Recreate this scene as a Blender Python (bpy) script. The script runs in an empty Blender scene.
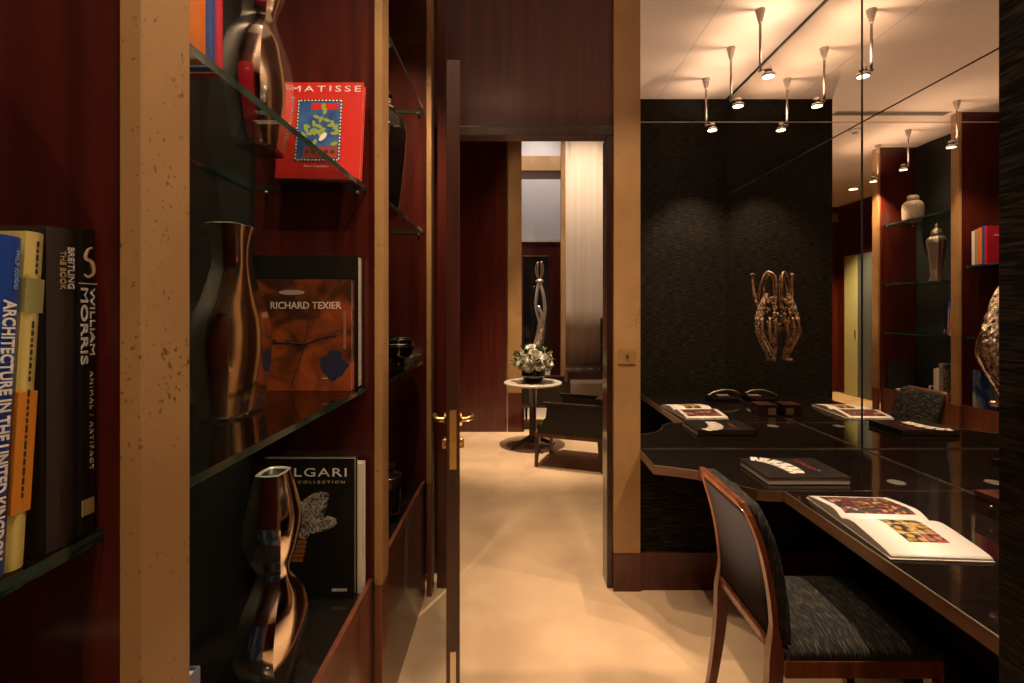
import bpy, bmesh, math, random
from mathutils import Vector, Matrix

random.seed(7)
C = bpy.context.scene.collection
sc = bpy.context.scene
PI = math.pi

# ------------------------------------------------------------------ camera, world, lights, exposure
EYE = 1.48
cam_d = bpy.data.cameras.new('camera')
cam_d.sensor_width = 36.0
cam_d.lens = 500.0 / 1024.0 * 36.0
cam_d.shift_x = -4.0 / 1024.0
cam_d.shift_y = -32.5 / 1024.0
cam_d.clip_start = 0.02
cam = bpy.data.objects.new('camera', cam_d)
cam.location = (0, 0, EYE)
cam.rotation_euler = (PI / 2, 0, 0)
C.objects.link(cam)
sc.camera = cam

sc.view_settings.view_transform = 'Standard'
sc.view_settings.look = 'None'
sc.view_settings.gamma = 1.0
sc.view_settings.use_curve_mapping = False
sc.view_settings.exposure = 0.5
sc.cycles.caustics_reflective = False
sc.cycles.caustics_refractive = False
sc.cycles.sample_clamp_indirect = 4.0
sc.cycles.max_bounces = 14
sc.cycles.glossy_bounces = 8
sc.cycles.diffuse_bounces = 5
sc.cycles.transparent_max_bounces = 16

w = bpy.data.worlds.new('world')
sc.world = w
w.use_nodes = True
w.node_tree.nodes['Background'].inputs[0].default_value = (1.0, 0.72, 0.5, 1)
w.node_tree.nodes['Background'].inputs[1].default_value = 0.02

WARM = (1.0, 0.73, 0.47)
CREAM = (1.0, 0.80, 0.60)


def spot(loc, target, power, angle=70, blend=0.6, size=0.03, col=WARM):
    d = bpy.data.lights.new('spot_light', 'SPOT')
    d.energy = power; d.color = col
    d.spot_size = math.radians(angle); d.spot_blend = blend
    d.shadow_soft_size = size
    o = bpy.data.objects.new('spot_light', d); C.objects.link(o)
    o.location = loc
    o.rotation_euler = (Vector(target) - Vector(loc)).to_track_quat('-Z', 'Y').to_euler()
    return o


def point(loc, power, size=0.05, col=WARM):
    d = bpy.data.lights.new('point_light', 'POINT')
    d.energy = power; d.color = col; d.shadow_soft_size = size
    o = bpy.data.objects.new('point_light', d); C.objects.link(o)
    o.location = loc
    return o


CEIL = 3.305
XM = 1.829          # side mirror plane
YM = 2.643          # end mirror plane
# pendant positions: row over the desk, row in front of the bookcase
DESK_ROW = [(1.49, 2.236), (1.503, 1.79), (1.507, 1.32)]
CASE_ROW = [(-0.21, 0.90), (-0.34, 0.19), (-0.37, -0.28)]
for (px, py) in DESK_ROW:
    spot((px + 0.05, py, 2.885), (px - 0.05, py - 0.05, 0.74), 70, 84, 0.7, 0.02)
    spot((px + 0.05, py, 2.96), (px + 0.05, py, 3.3), 9, 158, 1.0, 0.015, col=(1.0, 0.72, 0.52))  # added upward spot brightening the ceiling above the desk pendants
for (px, py) in CASE_ROW:
    tgt = (-0.62, -0.50, 1.3) if py < 0 else (-0.78, py + 0.10, 1.25)
    spot((px + 0.05, py, 2.885), tgt, 38 if py > 0.5 else (95 if py < 0 else 16), 84, 0.8, 0.02)
    spot((px + 0.05, py, 2.96), (px + 0.05, py, 3.3), 7, 158, 1.0, 0.015, col=(1.0, 0.72, 0.52))  # same added upward fill above the bookcase row
# added narrow spot at the middle desk pendant, brightening the bronze sculpture
spot((1.55, 1.79, 2.885), (1.68, 1.82, 1.42), 60, 24, 0.7, 0.02)
# ceiling downlights and added unseen spots along the passage and the rooms beyond
# added upward spots near the floor, without fixtures, brightening the ceiling
spot((0.35, 1.75, 0.12), (0.55, 1.75, 3.3), 98, 82, 0.9, 0.02, col=(1.0, 0.74, 0.54))
spot((0.35, -0.2, 0.12), (0.35, -0.1, 3.3), 110, 90, 0.9, 0.02, col=(1.0, 0.74, 0.54))
spot((0.30, 1.05, CEIL - 0.02), (-0.70, 1.55, 1.1), 60, 62, 0.8)
spot((0.2, 2.0, CEIL - 0.02), (0.10, 1.95, 0), 76, 62, 0.7)
spot((-0.33, 1.95, CEIL - 0.02), (-0.50, 2.35, 1.0), 75, 62, 0.8)  # added spot brightening the narrow pilaster and the bay behind the door
spot((0.35, -0.9, CEIL - 0.02), (0.35, -0.9, 0), 70, 80, 0.8)  # added unseen spot behind the viewer, its carpet bounce lifts the ceiling
spot((0.50, 1.75, CEIL - 0.02), (0.585, 2.62, 1.7), 42, 40, 0.9)  # added aimed spot brightening the gold pilaster by the doorway
# added unseen spots in the top of each bookcase bay, brightening shelves and vases
spot((-0.60, 0.10, CEIL - 0.03), (-0.66, 0.0, 0.6), 26, 70, 0.8)
spot((-0.58, 1.15, CEIL - 0.03), (-0.64, 1.20, 0.6), 45, 75, 0.8)
spot((-0.56, 2.15, CEIL - 0.03), (-0.60, 2.20, 0.6), 95, 75, 0.8)
# room beyond the doorway, with its higher ceiling
FCEIL = 5.0
spot((0.05, 3.5, FCEIL - 0.02), (0.1, 3.45, 0), 330, 44, 0.6)
spot((0.2, 4.5, FCEIL - 0.02), (0.2, 5.3, 0.7), 800, 34, 0.7)
spot((0.02, 5.5, FCEIL - 0.02), (-0.01, 6.02, 1.2), 170, 22, 0.9)  # added narrow spot brightening the far gold pilaster
spot((0.25, 6.2, FCEIL - 0.02), (0.25, 6.9, 0.3), 200, 20, 0.8)
spot((-0.3, 4.6, FCEIL - 0.02), (-0.2, 5.95, 0.4), 120, 40, 0.9)
spot((1.0, 5.9, FCEIL - 0.02), (0.95, 6.98, 1.6), 330, 60, 0.9, col=CREAM)
spot((0.35, 6.9, FCEIL - 0.02), (0.36, 7.99, 3.0), 120, 70, 0.9, col=(1.0, 0.88, 0.80))
spot((0.3, 6.6, FCEIL - 0.02), (0.34, 7.0, 1.7), 420, 16, 0.5, col=CREAM)
spot((-1.46, -2.3, CEIL - 0.03), (-1.4, -2.9, 0), 480, 88, 0.7, col=(1.0, 0.74, 0.36))

# ------------------------------------------------------------------ materials


def mat(name, col, rough=0.5, metal=0.0, coat=0.0, spec=0.5, emit=None, estr=0.0):
    m = bpy.data.materials.new(name); m.use_nodes = True
    b = m.node_tree.nodes['Principled BSDF']
    b.inputs['Base Color'].default_value = (*col, 1)
    b.inputs['Roughness'].default_value = rough
    b.inputs['Metallic'].default_value = metal
    b.inputs['Coat Weight'].default_value = coat
    b.inputs['Coat Roughness'].default_value = 0.08
    b.inputs['Specular IOR Level'].default_value = spec
    if emit:
        b.inputs['Emission Color'].default_value = (*emit, 1)
        b.inputs['Emission Strength'].default_value = estr
    return m


def noise_mat(name, c1, c2, scale=(1, 1, 1), nscale=5.0, detail=4.0, rough=0.5, metal=0.0, coat=0.0,
              lo=0.35, hi=0.65, bump=0.0, spec=0.5, bdist=0.01, distort=0.0):
    m = mat(name, c1, rough, metal, coat, spec)
    nt = m.node_tree; N = nt.nodes; L = nt.links
    b = N['Principled BSDF']
    tc = N.new('ShaderNodeTexCoord'); mp = N.new('ShaderNodeMapping')
    mp.inputs['Scale'].default_value = scale
    L.new(tc.outputs['Object'], mp.inputs['Vector'])
    no = N.new('ShaderNodeTexNoise')
    no.inputs['Scale'].default_value = nscale; no.inputs['Detail'].default_value = detail
    no.inputs['Distortion'].default_value = distort
    L.new(mp.outputs['Vector'], no.inputs['Vector'])
    cr = N.new('ShaderNodeValToRGB')
    cr.color_ramp.elements[0].position = lo; cr.color_ramp.elements[0].color = (*c1, 1)
    cr.color_ramp.elements[1].position = hi; cr.color_ramp.elements[1].color = (*c2, 1)
    L.new(no.outputs['Fac'], cr.inputs['Fac'])
    L.new(cr.outputs['Color'], b.inputs['Base Color'])
    if bump:
        bn = N.new('ShaderNodeBump'); bn.inputs['Strength'].default_value = bump
        bn.inputs['Distance'].default_value = bdist
        L.new(no.outputs['Fac'], bn.inputs['Height'])
        L.new(bn.outputs['Normal'], b.inputs['Normal'])
    m['noise'] = no.name
    return m


M = {}
M['mahogany'] = noise_mat('mahogany', (0.040, 0.0055, 0.004), (0.10, 0.014, 0.008), (9, 9, 0.5), 3.0, 6, 0.28, coat=0.35, lo=0.25, hi=0.75)
M['mahogany_lit'] = noise_mat('mahogany_lit', (0.10, 0.028, 0.015), (0.17, 0.055, 0.028), (9, 9, 0.5), 3.0, 6, 0.3, coat=0.3, lo=0.25, hi=0.75)  # mahogany copy, warm light on bases and plinths put into its brown
M['dark_wood'] = noise_mat('dark_wood', (0.018, 0.006, 0.004), (0.04, 0.012, 0.007), (8, 8, 0.7), 3.0, 5, 0.3, coat=0.4)
M['chair_wood'] = noise_mat('chair_wood', (0.10, 0.028, 0.011), (0.2, 0.06, 0.024), (8, 8, 1.0), 4.0, 5, 0.28, coat=0.5)
M['mahogany_dark'] = noise_mat('mahogany_dark', (0.03, 0.007, 0.004), (0.06, 0.014, 0.008), (9, 9, 0.5), 3.0, 6, 0.35, coat=0.2)
M['edge_wood'] = noise_mat('edge_wood', (0.12, 0.06, 0.03), (0.2, 0.1, 0.05), (1, 1, 8), 4.0, 5, 0.35, coat=0.2)


def parchment():
    m = noise_mat('parchment', (0.30, 0.160, 0.060), (0.46, 0.265, 0.11), (1, 1, 0.8), 3.2, 8, 0.42, lo=0.3, hi=0.7, bump=0.15, bdist=0.004, coat=0.1)
    nt = m.node_tree; N = nt.nodes; L = nt.links
    b = N['Principled BSDF']
    cr = [n for n in N if n.bl_idname == 'ShaderNodeValToRGB'][0]
    tc = [n for n in N if n.bl_idname == 'ShaderNodeTexCoord'][0]
    n2 = N.new('ShaderNodeTexNoise'); n2.inputs['Scale'].default_value = 130; n2.inputs['Detail'].default_value = 2
    n3 = N.new('ShaderNodeTexNoise'); n3.inputs['Scale'].default_value = 6; n3.inputs['Detail'].default_value = 3
    L.new(tc.outputs['Object'], n2.inputs['Vector']); L.new(tc.outputs['Object'], n3.inputs['Vector'])
    mu = N.new('ShaderNodeMath'); mu.operation = 'ADD'
    mu2 = N.new('ShaderNodeMath'); mu2.operation = 'MULTIPLY'; mu2.inputs[1].default_value = 0.55
    L.new(n3.outputs['Fac'], mu2.inputs[0]); L.new(n2.outputs['Fac'], mu.inputs[0]); L.new(mu2.outputs[0], mu.inputs[1])
    r = N.new('ShaderNodeMapRange'); r.inputs['From Min'].default_value = 0.93; r.inputs['From Max'].default_value = 1.03
    L.new(mu.outputs[0], r.inputs['Value'])
    mx = N.new('ShaderNodeMix'); mx.data_type = 'RGBA'
    mx.inputs[7].default_value = (0.13, 0.07, 0.03, 1)
    L.new(r.outputs['Result'], mx.inputs[0]); L.new(cr.outputs['Color'], mx.inputs[6])
    L.new(mx.outputs[2], b.inputs['Base Color'])
    return m


M['parchment'] = parchment()
M['carpet'] = noise_mat('carpet', (0.47, 0.325, 0.205), (0.58, 0.415, 0.27), (1, 1, 1), 2.6, 9, 0.95, lo=0.35, hi=0.68, bump=0.25, spec=0.1, distort=0.4)
M['ceiling'] = noise_mat('ceiling_paint', (0.70, 0.57, 0.48), (0.76, 0.63, 0.53), (1, 1, 1), 1.5, 2, 0.9, spec=0.1)
M['grass'] = noise_mat('grasscloth', (0.0015, 0.0013, 0.001), (0.050, 0.039, 0.028), (4, 4, 45), 4.0, 7, 0.6, lo=0.45, hi=0.80, bump=0.6, bdist=0.005, spec=0.14)
M['grass_green'] = noise_mat('dark_green_cloth', (0.003, 0.0035, 0.003), (0.014, 0.016, 0.0135), (2.2, 2.2, 90), 4.0, 5, 0.6, lo=0.38, hi=0.75, bump=0.3, bdist=0.004)
M['mirror'] = mat('mirror', (0.84, 0.80, 0.75), 0.0, 1.0)
M['black'] = mat('black', (0.006, 0.006, 0.006), 0.4)
M['black_gloss'] = mat('black_gloss', (0.010, 0.008, 0.007), 0.06, coat=0.6)
M['desk_top'] = noise_mat('desk_lacquer', (0.006, 0.0045, 0.004), (0.010, 0.007, 0.006), (1, 1, 1), 30, 4, 0.045, coat=0.0)
M['chrome'] = mat('chrome', (0.8, 0.78, 0.75), 0.12, 1.0)
M['steel'] = mat('satin_metal', (0.55, 0.47, 0.38), 0.3, 1.0)
M['brass'] = mat('brass', (0.62, 0.40, 0.16), 0.28, 1.0)
M['silver'] = mat('silver_glaze', (0.78, 0.68, 0.58), 0.10, 1.0)
M['satin_silver'] = mat('satin_silver', (0.70, 0.62, 0.54), 0.28, 0.9)
M['silver_rim'] = mat('silver_rim', (0.75, 0.72, 0.62), 0.2, 0.6)
M['bronze'] = noise_mat('bronze', (0.34, 0.21, 0.14), (0.88, 0.68, 0.52), (1, 1, 1), 30, 4, 0.2, metal=1.0, lo=0.3, hi=0.7, bump=0.6, bdist=0.01)
M['bark_bronze'] = noise_mat('bark_bronze', (0.16, 0.09, 0.06), (0.85, 0.66, 0.50), (1, 1, 0.8), 70, 6, 0.26, metal=0.9, lo=0.35, hi=0.65, bump=1.0, bdist=0.02)
M['white_metal'] = mat('grey_paint', (0.36, 0.30, 0.26), 0.4)
M['lamp'] = mat('lamp_lens', (1, 0.9, 0.8), 0.4, emit=(1.0, 0.83, 0.62), estr=9.0)
M['paper'] = mat('paper', (0.72, 0.66, 0.58), 0.6)
M['page'] = mat('coated_page', (0.87, 0.84, 0.80), 0.35)
M['page_edge'] = noise_mat('page_edges', (0.55, 0.45, 0.34), (0.74, 0.65, 0.54), (1, 1, 160), 2, 2, 0.7)
M['marble'] = noise_mat('marble', (0.70, 0.62, 0.52), (0.82, 0.75, 0.66), (1, 1, 1), 6, 6, 0.15)
M['white'] = mat('white', (0.8, 0.78, 0.74), 0.45)
M['white_wall'] = noise_mat('white_plaster', (0.56, 0.52, 0.51), (0.62, 0.57, 0.55), (1, 1, 1), 1.2, 2, 0.8)
M['drape'] = noise_mat('cream_drape', (0.60, 0.47, 0.37), (0.66, 0.53, 0.42), (10, 10, 0.2), 2, 3, 0.8)
M['grey_panel'] = mat('grey_panel', (0.38, 0.33, 0.29), 0.5)
M['leather'] = noise_mat('dark_leather', (0.010, 0.008, 0.006), (0.022, 0.016, 0.011), (1, 1, 1), 60, 3, 0.45)


def chenille():
    m = noise_mat('black_chenille', (0.008, 0.008, 0.008), (0.11, 0.095, 0.08), (60, 6, 6), 5.0, 4, 0.85, lo=0.5, hi=0.78, bump=0.5, bdist=0.006, spec=0.2)
    return m


M['chenille'] = chenille()
M['chair_back'] = noise_mat('dark_back_cloth', (0.010, 0.006, 0.0045), (0.020, 0.012, 0.009), (40, 40, 40), 6, 3, 0.8, spec=0.12)


def glass_sheet():
    m = bpy.data.materials.new('clear_glass'); m.use_nodes = True
    nt = m.node_tree; N = nt.nodes; L = nt.links
    N.clear()
    out = N.new('ShaderNodeOutputMaterial'); mix = N.new('ShaderNodeMixShader')
    tr = N.new('ShaderNodeBsdfTransparent'); tr.inputs[0].default_value = (0.86, 0.91, 0.88, 1)
    gl = N.new('ShaderNodeBsdfGlossy'); gl.inputs['Roughness'].default_value = 0.01
    lw = N.new('ShaderNodeLayerWeight'); lw.inputs[0].default_value = 0.5
    pw = N.new('ShaderNodeMath'); pw.operation = 'POWER'; pw.inputs[1].default_value = 4.0
    fr = N.new('ShaderNodeMath'); fr.operation = 'MULTIPLY_ADD'; fr.inputs[1].default_value = 0.9; fr.inputs[2].default_value = 0.04
    L.new(lw.outputs['Facing'], pw.inputs[0]); L.new(pw.outputs[0], fr.inputs[0])
    L.new(fr.outputs[0], mix.inputs[0]); L.new(tr.outputs[0], mix.inputs[1]); L.new(gl.outputs[0], mix.inputs[2])
    L.new(mix.outputs[0], out.inputs[0])
    return m


M['glass'] = glass_sheet()
M['glass_edge'] = noise_mat('green_glass_edge', (0.008, 0.02, 0.016), (0.03, 0.065, 0.052), (1, 6, 40), 3, 3, 0.12, coat=0.5)


def col(name, c, rough=0.4, coat=0.0):
    if name not in M:
        M[name] = mat(name, c, rough, coat=coat)
    return M[name]


# ------------------------------------------------------------------ mesh helpers


class MB:
    """collects shapes into one mesh; coordinates are local to the thing"""

    def __init__(self):
        self.bm = bmesh.new(); self.mi = 0

    def face(self, vs, smooth=False):
        try:
            f = self.bm.faces.new(vs); f.material_index = self.mi; f.smooth = smooth
            return f
        except ValueError:
            return None

    def box(self, x0, x1, y0, y1, z0, z1, bev=0.0, mtx=None):
        b2 = bmesh.new()
        vs = [b2.verts.new((x, y, z)) for x in (x0, x1) for y in (y0, y1) for z in (z0, z1)]
        for q in ((0, 1, 3, 2), (4, 6, 7, 5), (0, 4, 5, 1), (2, 3, 7, 6), (0, 2, 6, 4), (1, 5, 7, 3)):
            b2.faces.new([vs[i] for i in q])
        if bev > 0:
            bmesh.ops.bevel(b2, geom=list(b2.edges), offset=bev, segments=2, profile=0.6, affect='EDGES')
        self.add(b2, mtx)
        return self

    def add(self, b2, mtx=None, smooth=None):
        if mtx is not None:
            bmesh.ops.transform(b2, matrix=mtx, verts=b2.verts)
        mp = {v: self.bm.verts.new(v.co) for v in b2.verts}
        for f in b2.faces:
            nf = self.face([mp[v] for v in f.verts], f.smooth if smooth is None else smooth)
        b2.free()

    def rings(self, rings, closed=True, cap0=True, cap1=True, smooth=True):
        """rings: list of lists of points"""
        R = [[self.bm.verts.new(p) for p in r] for r in rings]
        n = len(R[0])
        for a, b in zip(R[:-1], R[1:]):
            for i in range(n if closed else n - 1):
                j = (i + 1) % n
                self.face([a[i], a[j], b[j], b[i]], smooth)
        if cap0: self.face(list(reversed(R[0])))
        if cap1: self.face(R[-1])
        return R

    def lathe(self, prof, cx=0, cy=0, n=32, smooth=True, rib=0, ribd=0.0):
        rr = []
        for (r, z) in prof:
            ring = []
            for i in range(n):
                a = 2 * PI * i / n
                q = r * (1 + (ribd * math.cos(rib * a) if rib else 0))
                ring.append((cx + q * math.cos(a), cy + q * math.sin(a), z))
            rr.append(ring)
        self.rings(rr, smooth=smooth)
        return self

    def tube(self, pts, rad, n=10, caps=True, sq=1.0):
        pts = [Vector(p) for p in pts]
        rads = rad if isinstance(rad, (list, tuple)) else [rad] * len(pts)
        rings = []; up = None
        for i, p in enumerate(pts):
            t = (pts[min(i + 1, len(pts) - 1)] - pts[max(i - 1, 0)]).normalized()
            if up is None:
                up = Vector((0, 0, 1)) if abs(t.z) < 0.9 else Vector((1, 0, 0))
            s = t.cross(up)
            if s.length < 1e-5: s = t.cross(Vector((0, 1, 0)))
            s.normalize(); up = s.cross(t).normalized()
            rings.append([p + rads[i] * (math.cos(2 * PI * k / n) * s + sq * math.sin(2 * PI * k / n) * up) for k in range(n)])
        self.rings(rings, cap0=caps, cap1=caps)
        return self

    def bar(self, pts, wx, wy, n=None):
        """rectangular bar swept through pts (in xz), axis aligned section in x and y"""
        rings = []
        for i, p in enumerate(pts):
            a = wx[i] if isinstance(wx, (list, tuple)) else wx
            b = wy[i] if isinstance(wy, (list, tuple)) else wy
            x, y, z = p
            rings.append([(x - a, y - b, z), (x + a, y - b, z), (x + a, y + b, z), (x - a, y + b, z)])
        self.rings(rings, smooth=False)
        return self

    def prism(self, outline, z0, z1, side_mi=None):
        lo = [self.bm.verts.new((x, y, z0)) for x, y in outline]
        hi = [self.bm.verts.new((x, y, z1)) for x, y in outline]
        self.face(list(reversed(lo))); self.face(hi)
        k = self.mi
        if side_mi is not None: self.mi = side_mi
        n = len(outline)
        for i in range(n):
            j = (i + 1) % n
            self.face([lo[i], lo[j], hi[j], hi[i]])
        self.mi = k
        return self

    def ball(self, c, r, sub=2, squash=(1, 1, 1)):
        b2 = bmesh.new()
        bmesh.ops.create_icosphere(b2, subdivisions=sub, radius=r)
        for v in b2.verts:
            v.co = Vector((v.co.x * squash[0] + c[0], v.co.y * squash[1] + c[1], v.co.z * squash[2] + c[2]))
        self.add(b2, smooth=True)
        return self

    def patch(self, quad, nx, ny, fn, closed_thick=0.0):
        """grid from fn(u,v)->point"""
        g = [[self.bm.verts.new(fn(i / nx, j / ny)) for j in range(ny + 1)] for i in range(nx + 1)]
        for i in range(nx):
            for j in range(ny):
                self.face([g[i][j], g[i + 1][j], g[i + 1][j + 1], g[i][j + 1]], True)
        return self

    def build(self, name, m, parent=None, loc=None):
        bmesh.ops.recalc_face_normals(self.bm, faces=list(self.bm.faces))
        me = bpy.data.meshes.new(name)
        self.bm.to_mesh(me); self.bm.free()
        for mm in (m if isinstance(m, (list, tuple)) else [m]):
            me.materials.append(mm)
        o = bpy.data.objects.new(name, me); C.objects.link(o)
        if parent is not None: o.parent = parent
        if loc is not None: o.location = loc
        return o


def tag(o, label=None, cat=None, group=None, kind=None):
    if label: o['label'] = label
    if cat: o['category'] = cat
    if group: o['group'] = group
    if kind: o['kind'] = kind
    return o


def thing(name, label, cat, loc=(0, 0, 0), rot=(0, 0, 0), group=None):
    o = bpy.data.objects.new(name, None); C.objects.link(o)
    o.empty_display_size = 0.05
    o.location = loc; o.rotation_euler = rot
    return tag(o, label, cat, group)


def struct(name, mb, m, label=None, cat=None):
    o = mb.build(name, m)
    return tag(o, label, cat, kind='structure')


def catmull(keys, n):
    """keys: list of tuples; first entry is the parameter, interpolated smoothly"""
    out = []
    K = keys
    for s in range(n + 1):
        t = K[0][0] + (K[-1][0] - K[0][0]) * s / n
        i = 0
        while i < len(K) - 2 and t > K[i + 1][0]: i += 1
        p0, p1, p2, p3 = K[max(i - 1, 0)], K[i], K[i + 1], K[min(i + 2, len(K) - 1)]
        u = (t - p1[0]) / (p2[0] - p1[0])
        r = [t]
        for k in range(1, len(p1)):
            m1 = (p2[k] - p0[k]) / max(p2[0] - p0[0], 1e-6) * (p2[0] - p1[0])
            m2 = (p3[k] - p1[k]) / max(p3[0] - p1[0], 1e-6) * (p2[0] - p1[0])
            h = (2 * u**3 - 3 * u**2 + 1) * p1[k] + (u**3 - 2 * u**2 + u) * m1 + (-2 * u**3 + 3 * u**2) * p2[k] + (u**3 - u**2) * m2
            r.append(h)
        out.append(tuple(r))
    return out


def curve_pts(ctrl, n=24):
    """smooth 3d curve through control points"""
    ks = [(i, *p) for i, p in enumerate(ctrl)]
    return [r[1:] for r in catmull(ks, n)]


FRONT = Matrix.Rotation(PI / 2, 4, 'X')                      # reads along +x, faces -y
SPINE = Matrix(((0, 0, 1, 0), (0, 1, 0, 0), (-1, 0, 0, 0), (0, 0, 0, 1)))   # reads downwards, faces +x
FLAT = Matrix.Identity(4)
BACKF = Matrix.Rotation(PI, 4, 'Z') @ Matrix.Rotation(PI / 2, 4, 'X')       # faces +y


def text(parent, s, width, height, centre, basis, m, name='lettering', depth=0.0006, spacing=1.0, shear=0.0, bold=0.0):
    cu = bpy.data.curves.new(name, 'FONT')
    cu.body = s; cu.extrude = depth; cu.align_x = 'LEFT'; cu.space_character = spacing; cu.shear = shear
    cu.offset = bold; cu.resolution_u = 3
    t = bpy.data.objects.new(name, cu); C.objects.link(t)
    bpy.context.view_layer.update()
    me = bpy.data.meshes.new_from_object(t.evaluated_get(bpy.context.evaluated_depsgraph_get()))
    bpy.data.objects.remove(t); bpy.data.curves.remove(cu)
    xs = [v.co.x for v in me.vertices]; ys = [v.co.y for v in me.vertices]
    cx, cy = (min(xs) + max(xs)) / 2, (min(ys) + max(ys)) / 2
    sx, sy = width / (max(xs) - min(xs)), height / (max(ys) - min(ys))
    mt = Matrix.Translation(centre) @ basis @ Matrix.Diagonal((sx, sy, 1, 1)) @ Matrix.Translation((-cx, -cy, 0))
    me.transform(mt)
    me.materials.clear(); me.materials.append(m); me.name = name
    o = bpy.data.objects.new(name, me); C.objects.link(o); o.parent = parent
    return o


# ------------------------------------------------------------------ the room shell
struct('floor', MB().box(-2.3, 2.2, -4.2, 9.0, -0.05, 0.0), M['carpet'], 'pale beige carpet running through the doorway', 'carpet')
struct('ceiling', MB().box(-2.3, 2.2, -4.2, YM + 0.08, CEIL, CEIL + 0.05), M['ceiling'], 'warm white ceiling seen in the mirrors', 'ceiling')
struct('ceiling_far', MB().box(-2.3, 2.2, YM + 0.08, 9.0, FCEIL, FCEIL + 0.05), M['ceiling'])
# thin groove between ceiling boards
struct('trim_1', MB().box(1.2255, 1.2285, 0.94, YM, CEIL - 0.0008, CEIL + 0.002), col('groove', (0.3, 0.23, 0.17), 0.8))

# wall under and behind the desk mirrors
b = MB().box(0.653, 1.95, YM + 0.006, YM + 0.12, 0.195, CEIL)
struct('wall_back', b, M['grass'], 'black grasscloth wall below the desk and the end mirror', 'wall')
b = MB().box(0.653, XM, YM - 0.012, YM + 0.02, 0, 0.197)
struct('baseboard_back', b, M['mahogany'], 'mahogany baseboard under the desk wall', 'baseboard')
b = MB().box(XM + 0.006, XM + 0.12, 0.70, YM + 0.006, 0, CEIL)
struct('wall_right', b, M['grass'], 'black grasscloth wall behind the side mirror', 'wall')
# near partition wall on the right: only its end shows directly, its far face in the mirrors
b = MB().box(0.908, XM + 0.12, 0.70, 0.94, 0, CEIL)
struct('wall_near', b, M['grass'], 'black grasscloth partition wall at the right edge of the view', 'wall')

# mirrors: two panels on each wall, a thin dark joint at 2.468 m
SEAM = 2.468


def mirror(label, x0, x1, y0, y1, z0, z1):
    t = thing('wall_mirror', label, 'mirror', ((x0 + x1) / 2, (y0 + y1) / 2, z0))
    c = t.location
    b = MB().box(x0 - c[0], x1 - c[0], y0 - c[1], y1 - c[1], 0, z1 - z0)
    b.build('mirror_glass', M['mirror'], t)
    return t


mirror('end wall mirror standing on the desk beside the gold pilaster, lower pane', 0.655, XM - 0.0035, YM, YM + 0.006, 0.742, SEAM - 0.002)
mirror('end wall mirror above the thin horizontal joint, upper pane reaching the ceiling', 0.655, XM - 0.0035, YM, YM + 0.006, SEAM + 0.002, CEIL - 0.008)
mirror('side wall mirror along the desk, lower pane beside the black partition', XM, XM + 0.006, 0.94, YM - 0.0035, 0.742, SEAM - 0.003)
mirror('side wall mirror above the slanting joint, upper pane reaching the ceiling', XM, XM + 0.006, 0.94, YM - 0.0035, SEAM + 0.003, CEIL - 0.010)
b = MB().box(XM - 0.0035, XM + 0.004, YM - 0.0035, YM + 0.004, 0.742, CEIL)
struct('trim_2', b, M['black'], 'black corner strip between the two mirrors', 'trim')
b = MB().box(0.655, XM - 0.008, YM - 0.001, YM + 0.004, SEAM - 0.002, SEAM + 0.002)
struct('trim_3', b, M['steel'], 'thin pale joint line across the end mirror', 'trim')
b = MB().box(XM - 0.001, XM + 0.004, 0.95, YM - 0.008, SEAM - 0.004, SEAM + 0.003)
struct('trim_4', b, M['black'], 'thin dark joint line across the side mirror', 'trim')
b = MB().box(XM - 0.008, XM + 0.004, 0.94, YM - 0.008, CEIL - 0.012, CEIL)
struct('trim_5', b, M['black'], 'dark line where the side mirror meets the ceiling', 'trim')

# gold pilaster right of the doorway, on a mahogany plinth
t = thing('pilaster', 'gold parchment pilaster with mahogany plinth between the doorway and the desk', 'pilaster', (0.583, YM - 0.02, 0))
tag(t, kind='structure')
MB().box(-0.070, 0.070, 0, 0.14, 0.197, CEIL, 0.002).build('shaft', M['parchment'], t)
MB().box(-0.072, 0.072, -0.006, 0.14, 0, 0.197, 0.002).build('plinth', M['mahogany'], t)

# door wall: header, frame, jambs
DT = 2.398
b = MB().box(-0.435, 0.513, YM + 0.02, YM + 0.08, DT + 0.05, FCEIL)
struct('wall_header', b, M['mahogany'], 'mahogany panel above the doorway', 'wall panel')
fr = thing('door_frame', 'dark mahogany frame around the open doorway', 'door frame', (0.05, YM + 0.01, 0))
tag(fr, kind='structure')
MB().box(-0.414, 0.464, -0.012, 0.09, DT, DT + 0.05, 0.004).build('head', M['dark_wood'], fr)
MB().box(0.432, 0.463, -0.005, 0.13, 0, DT, 0.004).build('jamb', M['dark_wood'], fr)
MB().box(-0.47, -0.415, -0.005, 0.09, 0, CEIL, 0.004).build('jamb', M['mahogany'], fr)
MB().box(-0.42, -0.405, 0.02, 0.06, 0, DT, 0.003).build('stop', M['dark_wood'], fr)

# open door leaf, seen on its free edge
hx, hy = -0.335, 2.635
fx, fy = -0.2225, 1.767
L = math.hypot(fx - hx, fy - hy)
ang = math.atan2(fx - hx, -(fy - hy))
dl = thing('door_1', 'mahogany door leaf standing open edge-on to the view', 'door', (hx, hy, 0.008), (0, 0, ang))
tag(dl, kind='structure')
MB().box(-0.024, 0.024, -L, 0, 0, 2.352, 0.002).build('leaf', M['mahogany_dark'], dl)
p = MB().box(-0.012, 0.012, -L - 0.0015, -L + 0.004, 0.905, 1.115).build('lock_plate', M['brass'], dl)
MB().box(-0.006, 0.006, -L - 0.007, -L, 1.0, 1.022, 0.002).build('latch', M['brass'], p)
MB().box(-0.005, 0.005, -L - 0.004, -L, 0.945, 0.975, 0.001).build('dead_bolt', M['steel'], p)
MB().box(-0.010, 0.010, -L - 0.0015, -L + 0.004, 0.11, 0.26).build('flush_bolt', M['steel'], dl)
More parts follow.
